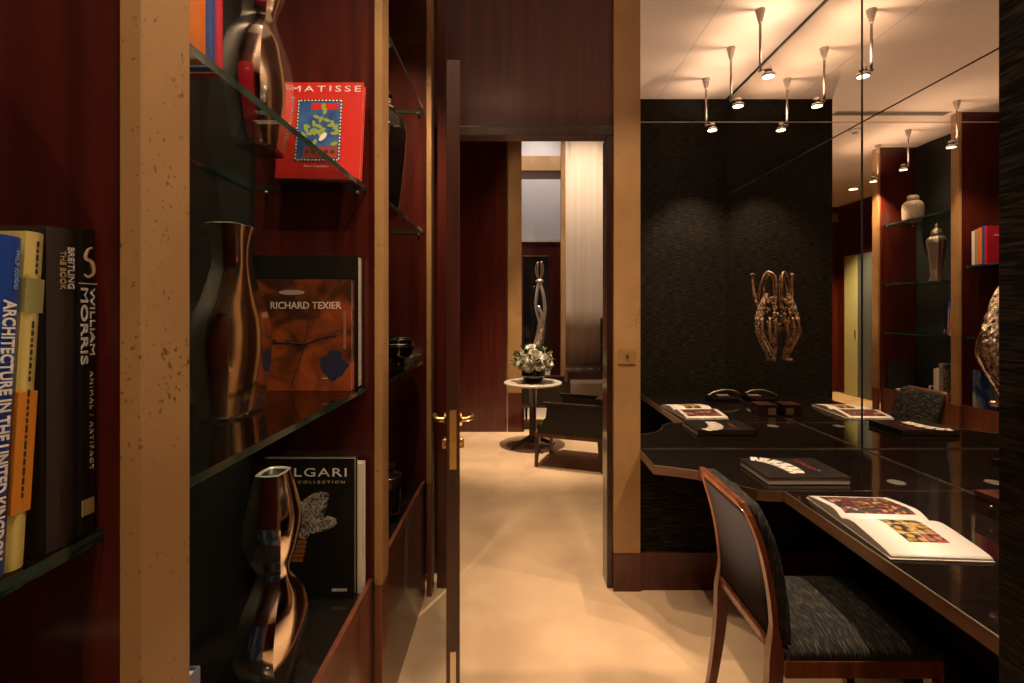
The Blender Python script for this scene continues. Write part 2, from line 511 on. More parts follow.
for sgn in (-1, 1):
    h = MB()
    q = curve_pts([(sgn * 0.024, -L + 0.055, 1.07), (sgn * 0.05, -L + 0.055, 1.07), (sgn * 0.066, -L + 0.068, 1.072), (sgn * 0.07, -L + 0.10, 1.068), (sgn * 0.069, -L + 0.17, 1.06)], 20)
    h.tube(q, [0.010] * 9 + [0.0105] * 12, 12)
    h.ball((sgn * 0.069, -L + 0.172, 1.06), 0.012)
    hd = h.build('lever_handle', M['brass'], dl)
    r = MB()
    b2 = bmesh.new(); bmesh.ops.create_cone(b2, cap_ends=True, segments=24, radius1=0.026, radius2=0.024, depth=0.008)
    r.add(b2, Matrix.Translation((sgn * 0.028, -L + 0.055, 1.07)) @ Matrix.Rotation(PI / 2, 4, 'Y'))
    r.build('rose', M['brass'], hd)
    r = MB()
    b2 = bmesh.new(); bmesh.ops.create_cone(b2, cap_ends=True, segments=20, radius1=0.016, radius2=0.015, depth=0.008)
    r.add(b2, Matrix.Translation((sgn * 0.028, -L + 0.055, 0.99)) @ Matrix.Rotation(PI / 2, 4, 'Y'))
    r.box(sgn * 0.03 - 0.01, sgn * 0.03 + 0.01, -L + 0.052, -L + 0.058, 0.965, 0.998, 0.002)
    r.build('key_rosette', M['brass'], dl)
for z in (0.3, 1.2, 2.1):
    MB().lathe([(0.008, z - 0.05), (0.008, z + 0.05)], 0.028, 0.0, 12).build('hinge', M['brass'], dl)

# gold pilasters of the bookcase
PIL = [(-0.46, -0.375), (0.580, 0.667), (1.625, 1.708), (2.570, 2.655)]
PL = ['gold pilaster at the far left end of the bookcase seen in the mirror',
      'wide gold parchment pilaster nearest the viewer, pitted at the top',
      'gold pilaster right of the red and rust covered books',
      'narrow gold pilaster beside the open door edge']
BASEZ = 0.582
for (y0, y1), lab in zip(PIL, PL):
    t = thing('pilaster', lab, 'pilaster', (-0.4475, (y0 + y1) / 2, 0)); tag(t, kind='structure')
    hw = (y1 - y0) / 2
    MB().box(-0.0125, 0.0125, -hw, hw, BASEZ, CEIL, 0.0015).build('shaft', M['parchment'], t)
    MB().box(-0.0125, 0.0125, -hw, hw, 0, BASEZ, 0.0015).build('plinth', M['mahogany_lit'], t)


# ------------------------------------------------------------------ bookcase bays
def bay(label, y0, y1, shelves, xf):
    t = thing('bookcase', label, 'bookcase', (-0.66, (y0 + y1) / 2, 0))
    X = lambda x: x + 0.66
    h = (y1 - y0) / 2
    MB().box(X(-0.885), X(-0.86), -h, h, BASEZ, CEIL).build('back_panel', M['grass_green'], t)
    MB().box(X(-0.86), X(-0.460), h - 0.02, h, BASEZ, CEIL).build('side_panel', M['mahogany'], t)
    MB().box(X(-0.86), X(-0.460), -h, -h + 0.02, BASEZ, CEIL).build('side_panel', M['mahogany'], t)
    MB().box(X(-0.86), X(-0.485), -h, h, BASEZ - 0.03, BASEZ, 0.002).build('base_top', M['black_gloss'], t)
    MB().box(X(-0.50), X(-0.470), -h, h, 0.0, BASEZ - 0.0301).build('base_front', M['mahogany_lit'], t)
    MB().box(X(-0.485), X(-0.470), -h, h, BASEZ - 0.0301, BASEZ + 0.012, 0.002).build('base_lip', M['mahogany_lit'], t)
    for z in shelves:
        b = MB()
        x0, x1, a, c = X(-0.858), X(xf), -h + 0.021, h - 0.021
        if z == 1.76: c = 0.41 - t.location.y      # a shorter shelf at the far end of the bay
        v = [b.bm.verts.new(p_) for p_ in ((x0, a, z - 0.015), (x1, a, z - 0.015), (x1, c, z - 0.015), (x0, c, z - 0.015),
                                            (x0, a, z), (x1, a, z), (x1, c, z), (x0, c, z))]
        b.mi = 0; b.face([v[4], v[5], v[6], v[7]]); b.face([v[3], v[2], v[1], v[0]])
        b.mi = 1
        b.face([v[1], v[2], v[6], v[5]]); b.face([v[0], v[1], v[5], v[4]]); b.face([v[2], v[3], v[7], v[6]]); b.face([v[3], v[0], v[4], v[7]])
        s = b.build('glass_shelf', [M['glass'], M['glass_edge']], t)
        for yy in (a, c):
            for xx in (x1 - 0.03, x0 + 0.04):
                MB().lathe([(0.005, z - 0.022), (0.005, z - 0.0152)], xx, yy - 0.006 * (1 if yy > 0 else -1), 10).build('shelf_peg', M['steel'], s)
    return t


S_MID, S_TOP = 1.226, 1.880
bay('mahogany bookcase bay at the left edge with the leaning book row', -0.375, 0.615, [1.22, 1.76, 2.43], -0.490)
bay('mahogany bookcase bay with glass shelves holding silver vases and art books', 0.635, 1.665, [S_MID, S_TOP], -0.490)
bay('mahogany bookcase bay behind the open door with dark vessels', 1.69, 2.59, [1.22, 1.88, 2.50], -0.470)
# end of the bookcase block and the room behind the viewer (seen only in the mirrors)
struct('wall_left', MB().box(-2.3, -0.886, -0.46, 2.80, 0, CEIL), M['mahogany'], 'mahogany wall block behind the bookcase', 'wall')
struct('wall_left_rear', MB().box(-2.3, -2.10, -4.0, -0.46, 0, CEIL), M['mahogany'], 'mahogany wall of the rear passage seen in the mirror', 'wall')
struct('wall_rear', MB().box(-2.3, 2.2, -4.1, -3.66, 0, CEIL), M['mahogany'], 'rear mahogany wall behind the viewer', 'wall')
struct('trim_6', MB().box(-2.098, 0.4, -3.659, -3.64, 3.03, 3.2), M['parchment'], 'gold band high on the rear wall', 'trim')
struct('wall_right_rear', MB().box(1.95, 2.2, -3.66, 0.70, 0, CEIL), M['grass'], 'dark wall right of the viewer', 'wall')
struct('baseboard_rear', MB().box(-2.098, -2.085, -3.66, -0.46, 0, 0.2), M['mahogany'])
dr = thing('door_2', 'pale green door in the rear passage seen in the mirror', 'door', (-2.09, -3.12, 0)); tag(dr, kind='structure')
MB().box(-0.012, 0.012, -0.33, 0.0, 0.01, 2.40, 0.003).build('leaf', col('pale_green_panel', (0.50, 0.50, 0.27), 0.5), dr)
MB().box(-0.012, 0.010, 0.003, 0.33, 0.01, 2.40, 0.003).build('leaf', col('blue_grey_panel', (0.10, 0.12, 0.14), 0.4), dr)
MB().box(0.012, 0.03, -0.05, -0.03, 1.0, 1.12, 0.004).build('handle', M['brass'], dr)

# ------------------------------------------------------------------ ceiling fittings
vt = thing('air_vent', 'long narrow slot vent in the ceiling', 'vent', (0.17, 0.63, CEIL))
MB().box(-0.55, 0.55, -0.055, 0.055, -0.004, -0.0005, 0.001).build('frame', M['ceiling'], vt)
for k in range(3):
    MB().box(-0.53, 0.53, -0.045 + 0.034 * k, -0.023 + 0.034 * k, -0.006, -0.0042).build('slot', col('slot_dark', (0.02, 0.016, 0.012), 0.7), vt)
dt = thing('smoke_detector', 'small round white smoke detector on the ceiling', 'smoke detector', (0.2, 0.19, CEIL))
MB().lathe([(0.06, -0.0005), (0.06, -0.012), (0.052, -0.022), (0.03, -0.026)], n=28).build('base', M['white'], dt)
MB().lathe([(0.03, -0.0262), (0.026, -0.036), (0.01, -0.038)], n=20).build('sensor', M['white_metal'], dt)
dn = thing('downlight', 'recessed round downlight in the rear passage ceiling', 'ceiling light', (-1.46, -2.3, CEIL))
MB().lathe([(0.06, -0.001), (0.075, -0.002), (0.075, -0.007), (0.058, -0.008)], n=28).build('ring', M['white'], dn)
MB().lathe([(0.057, -0.0082), (0.03, -0.014), (0.01, -0.016)], n=24).build('lens', M['lamp'], dn)


def make_pendant():
    t = thing('pendant_spotlight', '', 'ceiling light')
    MB().lathe([(0.029, -0.0005), (0.029, -0.006), (0.012, -0.075), (0.008, -0.085)], n=24).build('canopy', M['white_metal'], t)
    MB().lathe([(0.0075, -0.08), (0.0075, -0.375)], n=12).build('rod', M['white_metal'], t)
    h = MB()
    h.lathe([(0.018, -0.350), (0.022, -0.355), (0.022, -0.378), (0.018, -0.382)], 0.05, 0, 24)
    h.tube([(-0.012, 0, -0.366), (0.03, 0, -0.366)], 0.006, 8)
    hd = h.build('lamp_head', M['chrome'], t)
    MB().lathe([(0.022, -0.385), (0.038, -0.392), (0.038, -0.404), (0.034, -0.408)], 0.05, 0, 28).build('reflector_ring', M['chrome'], hd)
    MB().lathe([(0.0335, -0.4082), (0.015, -0.411)], 0.05, 0, 24).build('lens', M['lamp'], hd)
    return t


def copy_tree(o, parent=None):
    c = o.copy(); C.objects.link(c)
    if parent is not None: c.parent = parent
    for ch in list(o.children):
        k = copy_tree(ch, c)
    return c


proto = make_pendant()
plabs = ['first', 'second', 'third']
dlab = ['ceiling pendant spotlight over the desk nearest the end mirror', 'middle ceiling pendant spotlight of the three over the desk',
        'ceiling pendant spotlight over the desk nearest the black partition']
clab = ['ceiling pendant spotlight before the wide near gold pilaster', 'ceiling pendant spotlight before the silver lidded vase',
        'ceiling pendant spotlight before the ribbed cream jar']
first = True
for (x, y), lab, g in [(p_, l_, 'pendant spotlights over the desk') for p_, l_ in zip(DESK_ROW, dlab)] + \
                      [(p_, l_, 'pendant spotlights before the bookcase') for p_, l_ in zip(CASE_ROW, clab)]:
    o = proto if first else copy_tree(proto)
    first = False
    o.location = (x, y, CEIL)
    tag(o, lab, 'ceiling light', g)

# ------------------------------------------------------------------ desk
dk = thing('desk', 'black lacquered built-in desk with bronze coloured edge along the mirrors', 'desk', (1.3, 1.9, 0))
out = [(0.655, 2.640), (0.655, 2.37)] + [(0.72, 2.345), (0.78, 2.318), (0.834, 2.291), (0.88, 2.235), (0.915, 2.165), (0.94, 2.09), (0.985, 2.045), (1.04, 2.034)] + \
      [(1.092, 2.032), (1.092, 0.945), (XM - 0.001, 0.945), (XM - 0.001, 2.640)]
loc = [(x - 1.3, y - 1.9) for x, y in out]
MB().prism(loc, 0.701, 0.740).build('desk_top', M['desk_top'], dk)
eb = MB(); edging = MB()
path = loc[0:12]
for (a, c) in zip(path[:-1], path[1:]):
    d = Vector((c[0] - a[0], c[1] - a[1])); n = Vector((d.y, -d.x)).normalized() * -1
    if n.x > 0 and abs(n.x) > abs(n.y): n = -n
    if n.y > 0 and abs(n.y) > abs(n.x): n = -n
    q = [a, c, (c[0] + n.x * 0.004, c[1] + n.y * 0.004), (a[0] + n.x * 0.004, a[1] + n.y * 0.004)]
    eb.prism(q, 0.698, 0.7375)
    edging.prism(q, 0.7376, 0.7408)
eb.build('edge_band', M['edge_wood'], dk)
edging.build('metal_edging', M['steel'], dk)
MB().box(1.094 - 1.3, XM - 0.002 - 1.3, 2.0315 - 1.9, 2.034 - 1.9, 0.7398, 0.7408).build('joint_strip', M['steel'], dk)
MB().box(0.66 - 1.3, XM - 0.006 - 1.3, 2.634 - 1.9, 2.637 - 1.9, 0.740, 0.7425).build('back_strip', M['steel'], dk)
MB().box(XM - 0.006 - 1.3, XM - 0.003 - 1.3, 0.945 - 1.9, 2.634 - 1.9, 0.740, 0.7425).build('back_strip', M['steel'], dk)
MB().lathe([(0.034, 0.7400), (0.034, 0.7425), (0.028, 0.743), (0.01, 0.7428)], 1.62 - 1.3, 2.13 - 1.9, 28).build('cable_grommet', mat('grommet_grey', (0.075, 0.065, 0.058), 0.6), dk)
MB().box(XM - 0.45 - 1.3, XM - 0.01 - 1.3, 0.945 - 1.9, 0.985 - 1.9, 0, 0.7005).build('end_support', M['black'], dk)
MB().box(XM - 0.03 - 1.3, XM - 0.003 - 1.3, 0.985 - 1.9, 2.60 - 1.9, 0, 0.7005).build('modesty_panel', M['black'], dk)

# ------------------------------------------------------------------ desk chair (seen from behind, facing the desk)
ch = thing('desk_chair', 'dark wood desk chair with black chenille seat pushed up to the desk', 'chair', (0.992, 1.665, 0))
CX, CY = 0.98, 1.665
prof = [(0.0, 0.690), (0.12, 0.715), (0.30, 0.740), (0.46, 0.750), (0.58, 0.747), (0.70, 0.730), (0.80, 0.705), (0.90, 0.668)]
P = catmull(prof, 28)
for s in (-1, 1):
    b = MB()
    pts = [(x - CX, s * (0.188 - 0.030 * max(0, (z - 0.80) / 0.10) ** 2), z) for z, x in P]
    up = lambda z: max(0.0, min(1.0, (z - 0.46) / 0.08))
    wx = [(0.012 + 0.010 * min(1, z / 0.45)) * (1 - up(z)) + 0.0085 * up(z) for z, x in P]
    wy = [(0.012 + 0.006 * min(1, z / 0.45)) * (1 - up(z)) + 0.012 * up(z) for z, x in P]
    b.bar(pts, wx, wy)
    b.build('back_leg', M['chair_wood'], ch)


def xat(z):
    for (z0, x0), (z1, x1) in zip(P[:-1], P[1:]):
        if z0 <= z <= z1: return x0 + (x1 - x0) * (z - z0) / (z1 - z0)
    return P[-1][1]


def slab(zs, y0, y1, dx0, dx1, ny=8, bow=0.0, taper=0.0):
    """curved slab following the chair back"""
    b = MB(); rings = []
    for z in zs:
        x = xat(z) - CX
        ring = []
        k_ = 1 - taper * max(0, (z - 0.80) / 0.10) ** 2
        for j in range(ny + 1):
            y = (y0 + (y1 - y0) * j / ny) * k_
            ring.append((x + dx0 - bow * (1 - (2 * j / ny - 1) ** 2), y, z))
        for j in range(ny, -1, -1):
            y = (y0 + (y1 - y0) * j / ny) * k_
            ring.append((x + dx1 - bow * (1 - (2 * j / ny - 1) ** 2), y, z))
        rings.append(ring)
    b.rings(rings)
    return b


zs = [0.50 + 0.373 * i / 14 for i in range(15)]
slab(zs, -0.178, 0.178, -0.006, 0.006, taper=0.16).build('back_panel', M['chair_back'], ch)
zs2 = [0.495 + 0.40 * i / 16 for i in range(17)]
slab(zs2, -0.199, 0.199, 0.0092, 0.044, bow=-0.004, taper=0.16).build('back_cushion', M['chenille'], ch)
slab([0.874 + 0.028 * i / 4 for i in range(5)], -0.199, 0.199, -0.0095, 0.009, taper=0.16).build('top_rail', M['chair_wood'], ch)
slab([0.465 + 0.034 * i / 3 for i in range(4)], -0.17, 0.17, -0.014, 0.012).build('bottom_rail', M['chair_wood'], ch)
b = MB()
b.box(0.77 - CX, 1.235 - CX, -0.212, -0.188, 0.405, 0.455, 0.003); b.build('side_rail', M['chair_wood'], ch)
MB().box(0.77 - CX, 1.235 - CX, 0.188, 0.212, 0.405, 0.455, 0.003).build('side_rail', M['chair_wood'], ch)
MB().box(1.212 - CX, 1.236 - CX, -0.187, 0.187, 0.405, 0.455, 0.003).build('front_rail', M['chair_wood'], ch)
for s in (-1, 1):
    b = MB()
    b.bar([(1.228 - CX, s * 0.197, 0), (1.222 - CX, s * 0.197, 0.25), (1.215 - CX, s * 0.197, 0.404)], [0.013, 0.016, 0.02], [0.013, 0.015, 0.016])
    b.build('front_leg', M['chair_wood'], ch)


def cushion(x0, x1, y0, y1, z0, z1, crown, nx=16, ny=14, rnd=0.02):
    """domed seat cushion"""
    b = MB()
    top = lambda u, v: z1 + crown * (1 - (2 * u - 1) ** 4) * (1 - (2 * v - 1) ** 4)
    g = []
    for i in range(nx + 1):
        row = []
        for j in range(ny + 1):
            u, v = i / nx, j / ny
            row.append(b.bm.verts.new((x0 + (x1 - x0) * u, y0 + (y1 - y0) * v, top(u, v))))
        g.append(row)
    for i in range(nx):
        for j in range(ny):
            b.face([g[i][j], g[i + 1][j], g[i + 1][j + 1], g[i][j + 1]], True)
    rim = [g[i][0] for i in range(nx + 1)] + [g[nx][j] for j in range(1, ny + 1)] + [g[i][ny] for i in range(nx - 1, -1, -1)] + [g[0][j] for j in range(ny - 1, 0, -1)]
    cx, cy = (x0 + x1) / 2, (y0 + y1) / 2
    lo1 = [b.bm.verts.new((cx + (v.co.x - cx) * 1.02, cy + (v.co.y - cy) * 1.02, z1 - 0.012)) for v in rim]
    lo = [b.bm.verts.new((v.co.x, v.co.y, z0)) for v in lo1]
    n = len(rim)
    for i in range(n):
        j = (i + 1) % n
        b.face([rim[j], rim[i], lo1[i], lo1[j]], True)
        b.face([lo1[j], lo1[i], lo[i], lo[j]], True)
    b.face(lo)
    return b


cushion(0.775 - CX, 1.238 - CX, -0.205, 0.205, 0.4555, 0.482, 0.028).build('seat', M['chenille'], ch)

# ------------------------------------------------------------------ books


def book(label, loc, rot, w_, t_, h_, cover, group=None, spine_mat=None, mode='front', name='book', board=0.003, rnd=False):
    """upright book. mode 'front': cover faces -y (w along x, t along y, spine at -x, pages at +x);
    mode 'spine': spine faces +x (t along y, w goes back along -x); mode 'flat': lies, w along x, h along y, t up.
    local origin: 'front' bottom centre of the cover; 'spine' bottom front centre; 'flat' centre of the underside"""
    t = thing(name, label, 'book', loc, rot, group)
    sm = spine_mat or cover
    e = 0.006
    if mode == 'front':
        c = MB(); c.box(-w_ / 2, w_ / 2, 0, board, 0, h_, 0.0008); c.build('front_cover', cover, t)
        MB().box(-w_ / 2, w_ / 2, t_ - board, t_, 0, h_, 0.0008).build('back_cover', cover, t)
        MB().box(-w_ / 2, -w_ / 2 + board, board, t_ - board, 0, h_, 0).build('spine', sm, t)
        MB().box(-w_ / 2 + board, w_ / 2 - e, board, t_ - board, e, h_ - e).build('pages', M['page_edge'], t)
    elif mode == 'spine':
        MB().box(-w_, 0, -t_ / 2, -t_ / 2 + board, 0, h_, 0.0008).build('front_cover', cover, t)
        MB().box(-w_, 0, t_ / 2 - board, t_ / 2, 0, h_, 0.0008).build('back_cover', cover, t)
        c = MB()
        ring = lambda z: [(-0.002, -t_ / 2, z)] + [(0.0035 * math.cos(a) ** 0.5 if False else 0.0035 * (1 - (k / 4 - 1) ** 2), -t_ / 2 + t_ * k / 8, z) for k, a in enumerate([0] * 9)] + [(-0.002, t_ / 2, z)]
        c.rings([ring(0), ring(h_)], smooth=False); c.build('spine', sm, t)
        MB().box(-w_ + e, -0.0025, -t_ / 2 + board, t_ / 2 - board, e, h_ - e).build('pages', M['page_edge'], t)
    else:
        MB().box(-w_ / 2, w_ / 2, -h_ / 2, h_ / 2, t_ - board, t_, 0.0008).build('front_cover', cover, t)
        MB().box(-w_ / 2, w_ / 2, -h_ / 2, h_ / 2, 0, board, 0.0008).build('back_cover', cover, t)
        MB().box(w_ / 2 - board, w_ / 2, -h_ / 2, h_ / 2, board, t_ - board).build('spine', sm, t)
        MB().box(-w_ / 2 + e, w_ / 2 - board, -h_ / 2 + e, h_ / 2 - e, board, t_ - board).build('pages', M['page_edge'], t)
    return t


white = col('white_ink', (0.75, 0.72, 0.68), 0.5)
gold_ink = col('gold_ink', (0.50, 0.36, 0.2), 0.4)
black_cover = mat('black_cover', (0.012, 0.010, 0.009), 0.28, coat=0.2)
grey_cover = mat('charcoal_cover', (0.035, 0.028, 0.024), 0.4)
TX = 0.0040   # lettering sits just in front of the spine
# ---- bay at the left edge, shelf 1.22: row of books, spines facing the aisle
Zs = 1.2203
XS = -0.4985
# black art book nearest the side panel
t = book('thick black art book with white lettering, rightmost of the leaning row', (XS, 0.5785, Zs), (0, 0, 0), 0.28, 0.027, 0.352, black_cover, 'books on the left shelf', mode='spine')
text(t, 'MORRIS', 0.088, 0.0088, (TX, -0.0055, 0.240), SPINE, white, bold=0.01)
text(t, 'WILLIAM', 0.078, 0.0055, (TX, 0.0055, 0.245), SPINE, white)
text(t, 'ANIMAL / ARTIFACT', 0.115, 0.0042, (TX, 0.0045, 0.13), SPINE, gold_ink, spacing=1.3)
MB().box(TX - 0.001, TX, -0.012, 0.012, 0.2885, 0.2895).build('rule', white, t)
b = MB(); b.mi = 0
b.tube(curve_pts([(TX, -0.006, 0.300), (TX, 0.0, 0.297), (TX, 0.007, 0.303), (TX, 0.004, 0.315), (TX, -0.004, 0.318), (TX, -0.001, 0.328), (TX, 0.006, 0.331)], 22), [0.0008 + 0.0014 * math.sin(PI * k / 22) for k in range(23)], 8)
b.build('emblem', gold_ink, t)
b = MB(); b.box(TX - 0.001, TX, -0.008, 0.008, 0.022, 0.04); b.build('publisher_mark', gold_ink, t)
t = book('charcoal book with two lines of white lettering at its top, between yellow and black books', (XS, 0.5475, Zs), (0, 0, 0), 0.27, 0.034, 0.348, grey_cover, 'books on the left shelf', mode='spine')
text(t, 'BREITLING', 0.046, 0.0075, (TX, 0.0085, 0.305), SPINE, white)
text(t, 'THE BOOK', 0.042, 0.0065, (TX, -0.0015, 0.302), SPINE, gold_ink)
lean = math.radians(-3.8)
ycol = mat('yellow_cover', (0.62, 0.50, 0.16), 0.4)
t = book('yellow and orange spined paperback leaning right beside the blue book', (XS, 0.4960, Zs + 0.0015), (lean, 0, 0), 0.24, 0.019, 0.338, ycol, 'books on the left shelf', mode='spine')
MB().box(-0.236, 0.0037, -0.0098, 0.0098, 0.055, 0.175).build('orange_band', col('orange_print', (0.62, 0.22, 0.02), 0.4), t)
MB().box(-0.236, 0.0037, -0.0098, 0.0098, 0.255, 0.29).build('green_band', col('olive_print', (0.28, 0.27, 0.10), 0.4), t)
dark_ink = col('dark_ink', (0.03, 0.025, 0.02), 0.5)
for zc, wd in ((0.31, 0.03), (0.215, 0.06), (0.12, 0.10)):     # small unreadable print as rows of dashes
    b = MB(); z = zc - wd / 2
    while z < zc + wd / 2:
        l = random.uniform(0.003, 0.008)
        b.box(0.0036, 0.0042, -0.001, 0.0012, z, z + l); z += l + 0.0025
    b.build('fine_print', dark_ink, t)
blue = mat('blue_cover', (0.012, 0.055, 0.33), 0.3, coat=0.2)
t = book('blue book with large white lettering down its spine, leaning at the left edge', (XS, 0.4722, Zs + 0.002), (math.radians(-3.2), 0, 0), 0.24, 0.027, 0.330, blue, 'books on the left shelf', mode='spine')
text(t, 'ARCHITECTURE IN THE UNITED KINGDOM', 0.250, 0.0122, (TX, 0.002, 0.142), SPINE, white, bold=0.02)
text(t, 'PHILIP JODIDIO', 0.038, 0.0045, (TX, 0.006, 0.297), SPINE, col('pale_blue_ink', (0.2, 0.33, 0.6), 0.5))
t = book('black backed book at the far left, mostly cut by the picture edge', (XS - 0.012, 0.4395, Zs + 0.002), (lean, 0, 0), 0.26, 0.03, 0.345, black_cover, 'books on the left shelf', mode='spine')

# ---- bay with the vases, top shelf: row of upright books by the near pilaster
Zt = S_TOP + 0.0003
yy = 0.715
row = [('tall white spined book at the pilaster end of the top shelf row', 0.03, M['paper'], 0.31),
       ('grey spined book beside the orange one on the top shelf', 0.03, col('grey_cover', (0.25, 0.22, 0.2), 0.4), 0.32),
       ('orange spined book on the top shelf behind the near pilaster', 0.042, mat('orange_cover', (0.55, 0.14, 0.015), 0.35), 0.33),
       ('blue spined book next to the orange one on the top shelf', 0.026, mat('cobalt_cover', (0.02, 0.06, 0.22), 0.3), 0.34),
       ('large crimson art book closing the top shelf row', 0.022, mat('crimson_cover', (0.42, 0.012, 0.03), 0.35), 0.335)]
for lab, th, m_, hh in row:
    t = book(lab, (-0.507, yy + th / 2, Zt), (0, 0, 0), 0.27, th - 0.0006, hh, m_, 'books at the pilaster end of the top shelf', mode='spine')
    if 'crimson' in lab:
        b = MB(); b.box(-0.12, -0.06, th / 2 - 0.0002, th / 2 + 0.0006, 0.25, 0.258); b.build('title_bar', white, t)
    yy += th

# ---- red art book leaning against the side panel, top shelf
red = mat('red_cover', (0.56, 0.022, 0.016), 0.35, coat=0.2)
t = book('red art book with blue flower picture standing on the top glass shelf', (-0.616, 1.548, Zt + 0.0045), (math.radians(-8.0), 0, 0), 0.262, 0.026, 0.320, red)
text(t, 'MATISSE', 0.222, 0.020, (0.012, -0.0006, 0.298), FRONT, white, spacing=1.35)
# picture panel: a generic still life of leaves in a patterned border
pic = MB().box(-0.075, 0.068, -0.0012, -0.0001, 0.055, 0.262).build('picture_border', dark_ink, t)
MB().box(-0.066, 0.060, -0.0018, -0.0012, 0.064, 0.253).build('picture_ground', noise_mat('blue_print', (0.012, 0.05, 0.2), (0.04, 0.13, 0.36), (1, 1, 1), 22, 4, 0.4), pic)
MB().box(-0.03, 0.055, -0.0022, -0.0018, 0.226, 0.248).build('picture_red', red, pic)
MB().box(-0.045, 0.058, -0.0022, -0.0018, 0.066, 0.103).build('picture_table', col('rust_print', (0.33, 0.035, 0.02), 0.4), pic)
b = MB()
for k in range(5):
    x = -0.035 + 0.02 * k
    b.lathe([(0.0001, 0), (0.007, 0.0001), (0.007, 0.0006), (0.0001, 0.0007)], 0, 0, 14)
    bmesh.ops.transform(b.bm, matrix=Matrix.Identity(4), verts=[])
b.bm.free()
b = MB()
for k in range(5):
    b2 = bmesh.new(); bmesh.ops.create_circle(b2, cap_ends=True, segments=14, radius=0.0075)
    b.add(b2, Matrix.Translation((-0.036 + 0.02 * k, -0.0024, 0.086)) @ FRONT)
b.build('picture_dots', dark_ink, pic)
lf = MB(); rng = random.Random(3)
for k in range(26):
    cx_, cz_ = rng.gauss(0.0, 0.026), rng.gauss(0.165, 0.022)
    b2 = bmesh.new(); bmesh.ops.create_circle(b2, cap_ends=True, segments=10, radius=1)
    lf.add(b2, Matrix.Translation((cx_, -0.0023 - 0.00002 * k, cz_)) @ FRONT @ Matrix.Rotation(rng.uniform(0, PI), 4, 'Z') @ Matrix.Diagonal((0.012, 0.006, 1, 1)))
lf.build('picture_leaves', col('leaf_print', (0.25, 0.34, 0.06), 0.5), pic)
b = MB(); b2 = bmesh.new(); bmesh.ops.create_circle(b2, cap_ends=True, segments=12, radius=1)
b.add(b2, Matrix.Translation((0.012, -0.0032, 0.135)) @ FRONT @ Matrix.Rotation(0.9, 4, 'Z') @ Matrix.Diagonal((0.017, 0.008, 1, 1)))
b.build('picture_vase', white, pic)
b = MB()
for k in range(18):
    z = 0.062 + 0.0112 * k
    for x in (-0.0705, 0.064):
        b.box(x - 0.002, x + 0.002, -0.0019, -0.0013, z, z + 0.006)
for k in range(12):
    x = -0.066 + 0.0112 * k
    for z in (0.0595, 0.2575):
        b.box(x, x + 0.006, -0.0019, -0.0013, z - 0.002, z + 0.002)
b.build('border_dashes', white, pic)
text(t, 'Pierre Courthion', 0.075, 0.008, (-0.005, -0.0006, 0.04), FRONT, white)

# ---- rust coloured book and the black one behind it, middle shelf
Zm = S_MID + 0.0003
t = book('tall black book with pale page edge behind the rust coloured one', (-0.672, 1.583, Zm), (0, 0, 0), 0.345, 0.055, 0.425, black_cover)


def rust():
    """printed cover: dark brown upper half, rust red lower half, cloudy"""
    m = noise_mat('rust_print_cover', (0.055, 0.018, 0.010), (0.36, 0.075, 0.020), (1, 1, 1.2), 9, 7, 0.3, lo=0.42, hi=0.68, coat=0.3, distort=0.9)
    nt = m.node_tree; N = nt.nodes; L_ = nt.links
    tc = [n for n in N if n.bl_idname == 'ShaderNodeTexCoord'][0]
    no = [n for n in N if n.bl_idname == 'ShaderNodeTexNoise'][0]
    cr = [n for n in N if n.bl_idname == 'ShaderNodeValToRGB'][0]
    sx_ = N.new('ShaderNodeSeparateXYZ'); L_.new(tc.outputs['Object'], sx_.inputs[0])
    r = N.new('ShaderNodeMapRange'); r.inputs['From Min'].default_value = 0.06; r.inputs['From Max'].default_value = 0.30
    r.inputs['To Min'].default_value = 0.13; r.inputs['To Max'].default_value = -0.08
    L_.new(sx_.outputs['Z'], r.inputs['Value'])
    ad = N.new('ShaderNodeMath'); ad.operation = 'ADD'
    L_.new(no.outputs['Fac'], ad.inputs[0]); L_.new(r.outputs['Result'], ad.inputs[1]); L_.new(ad.outputs[0], cr.inputs['Fac'])
    return m


t = book('rust brown art book with white title in front of the tall black book', (-0.663, 1.545, Zm), (0, 0, 0), 0.31, 0.026, 0.345, rust())
text(t, 'RICHARD TEXIER', 0.218, 0.022, (0.014, -0.0006, 0.265), FRONT, col('cream_ink', (0.72, 0.62, 0.5), 0.5), bold=0.005)
b = MB()
pts = curve_pts([(-0.085, 0, 0.15), (-0.045, 0, 0.15), (0.01, 0, 0.146), (0.06, 0, 0.165), (0.115, 0, 0.175)], 24)
b.tube([(x, -0.0003, z) for x, y, z in pts], 0.0016, 6)
for (x, z, r) in ((-0.085, 0.152, 0.009), (-0.043, 0.150, 0.009), (0.1, 0.172, 0.008)):
    b2 = bmesh.new(); bmesh.ops.create_circle(b2, cap_ends=True, segments=14, radius=r)
    b.add(b2, Matrix.Translation((x, -0.0006, z)) @ FRONT)
pts = curve_pts([(0.015, 0, 0.27), (0.02, 0, 0.2), (0.01, 0, 0.145), (-0.01, 0, 0.08), (-0.03, 0, 0.02)], 20)
b.tube([(x, -0.0003, z) for x, y, z in pts], 0.0013, 6)
b.build('cover_drawing', dark_ink, t)
b = MB(); b2 = bmesh.new(); bmesh.ops.create_circle(b2, cap_ends=True, segments=48, radius=1)
rgb_ = random.Random(9)
for v in b2.verts:
    v.co *= 1 + 0.10 * math.sin(4 * math.atan2(v.co.y, v.co.x) + 2) + 0.09 * math.sin(7 * math.atan2(v.co.y, v.co.x) + 1) + rgb_.uniform(-0.05, 0.05)
b.add(b2, Matrix.Translation((0.1, -0.0007, 0.08)) @ FRONT @ Matrix.Diagonal((0.04, 0.045, 1, 1)))
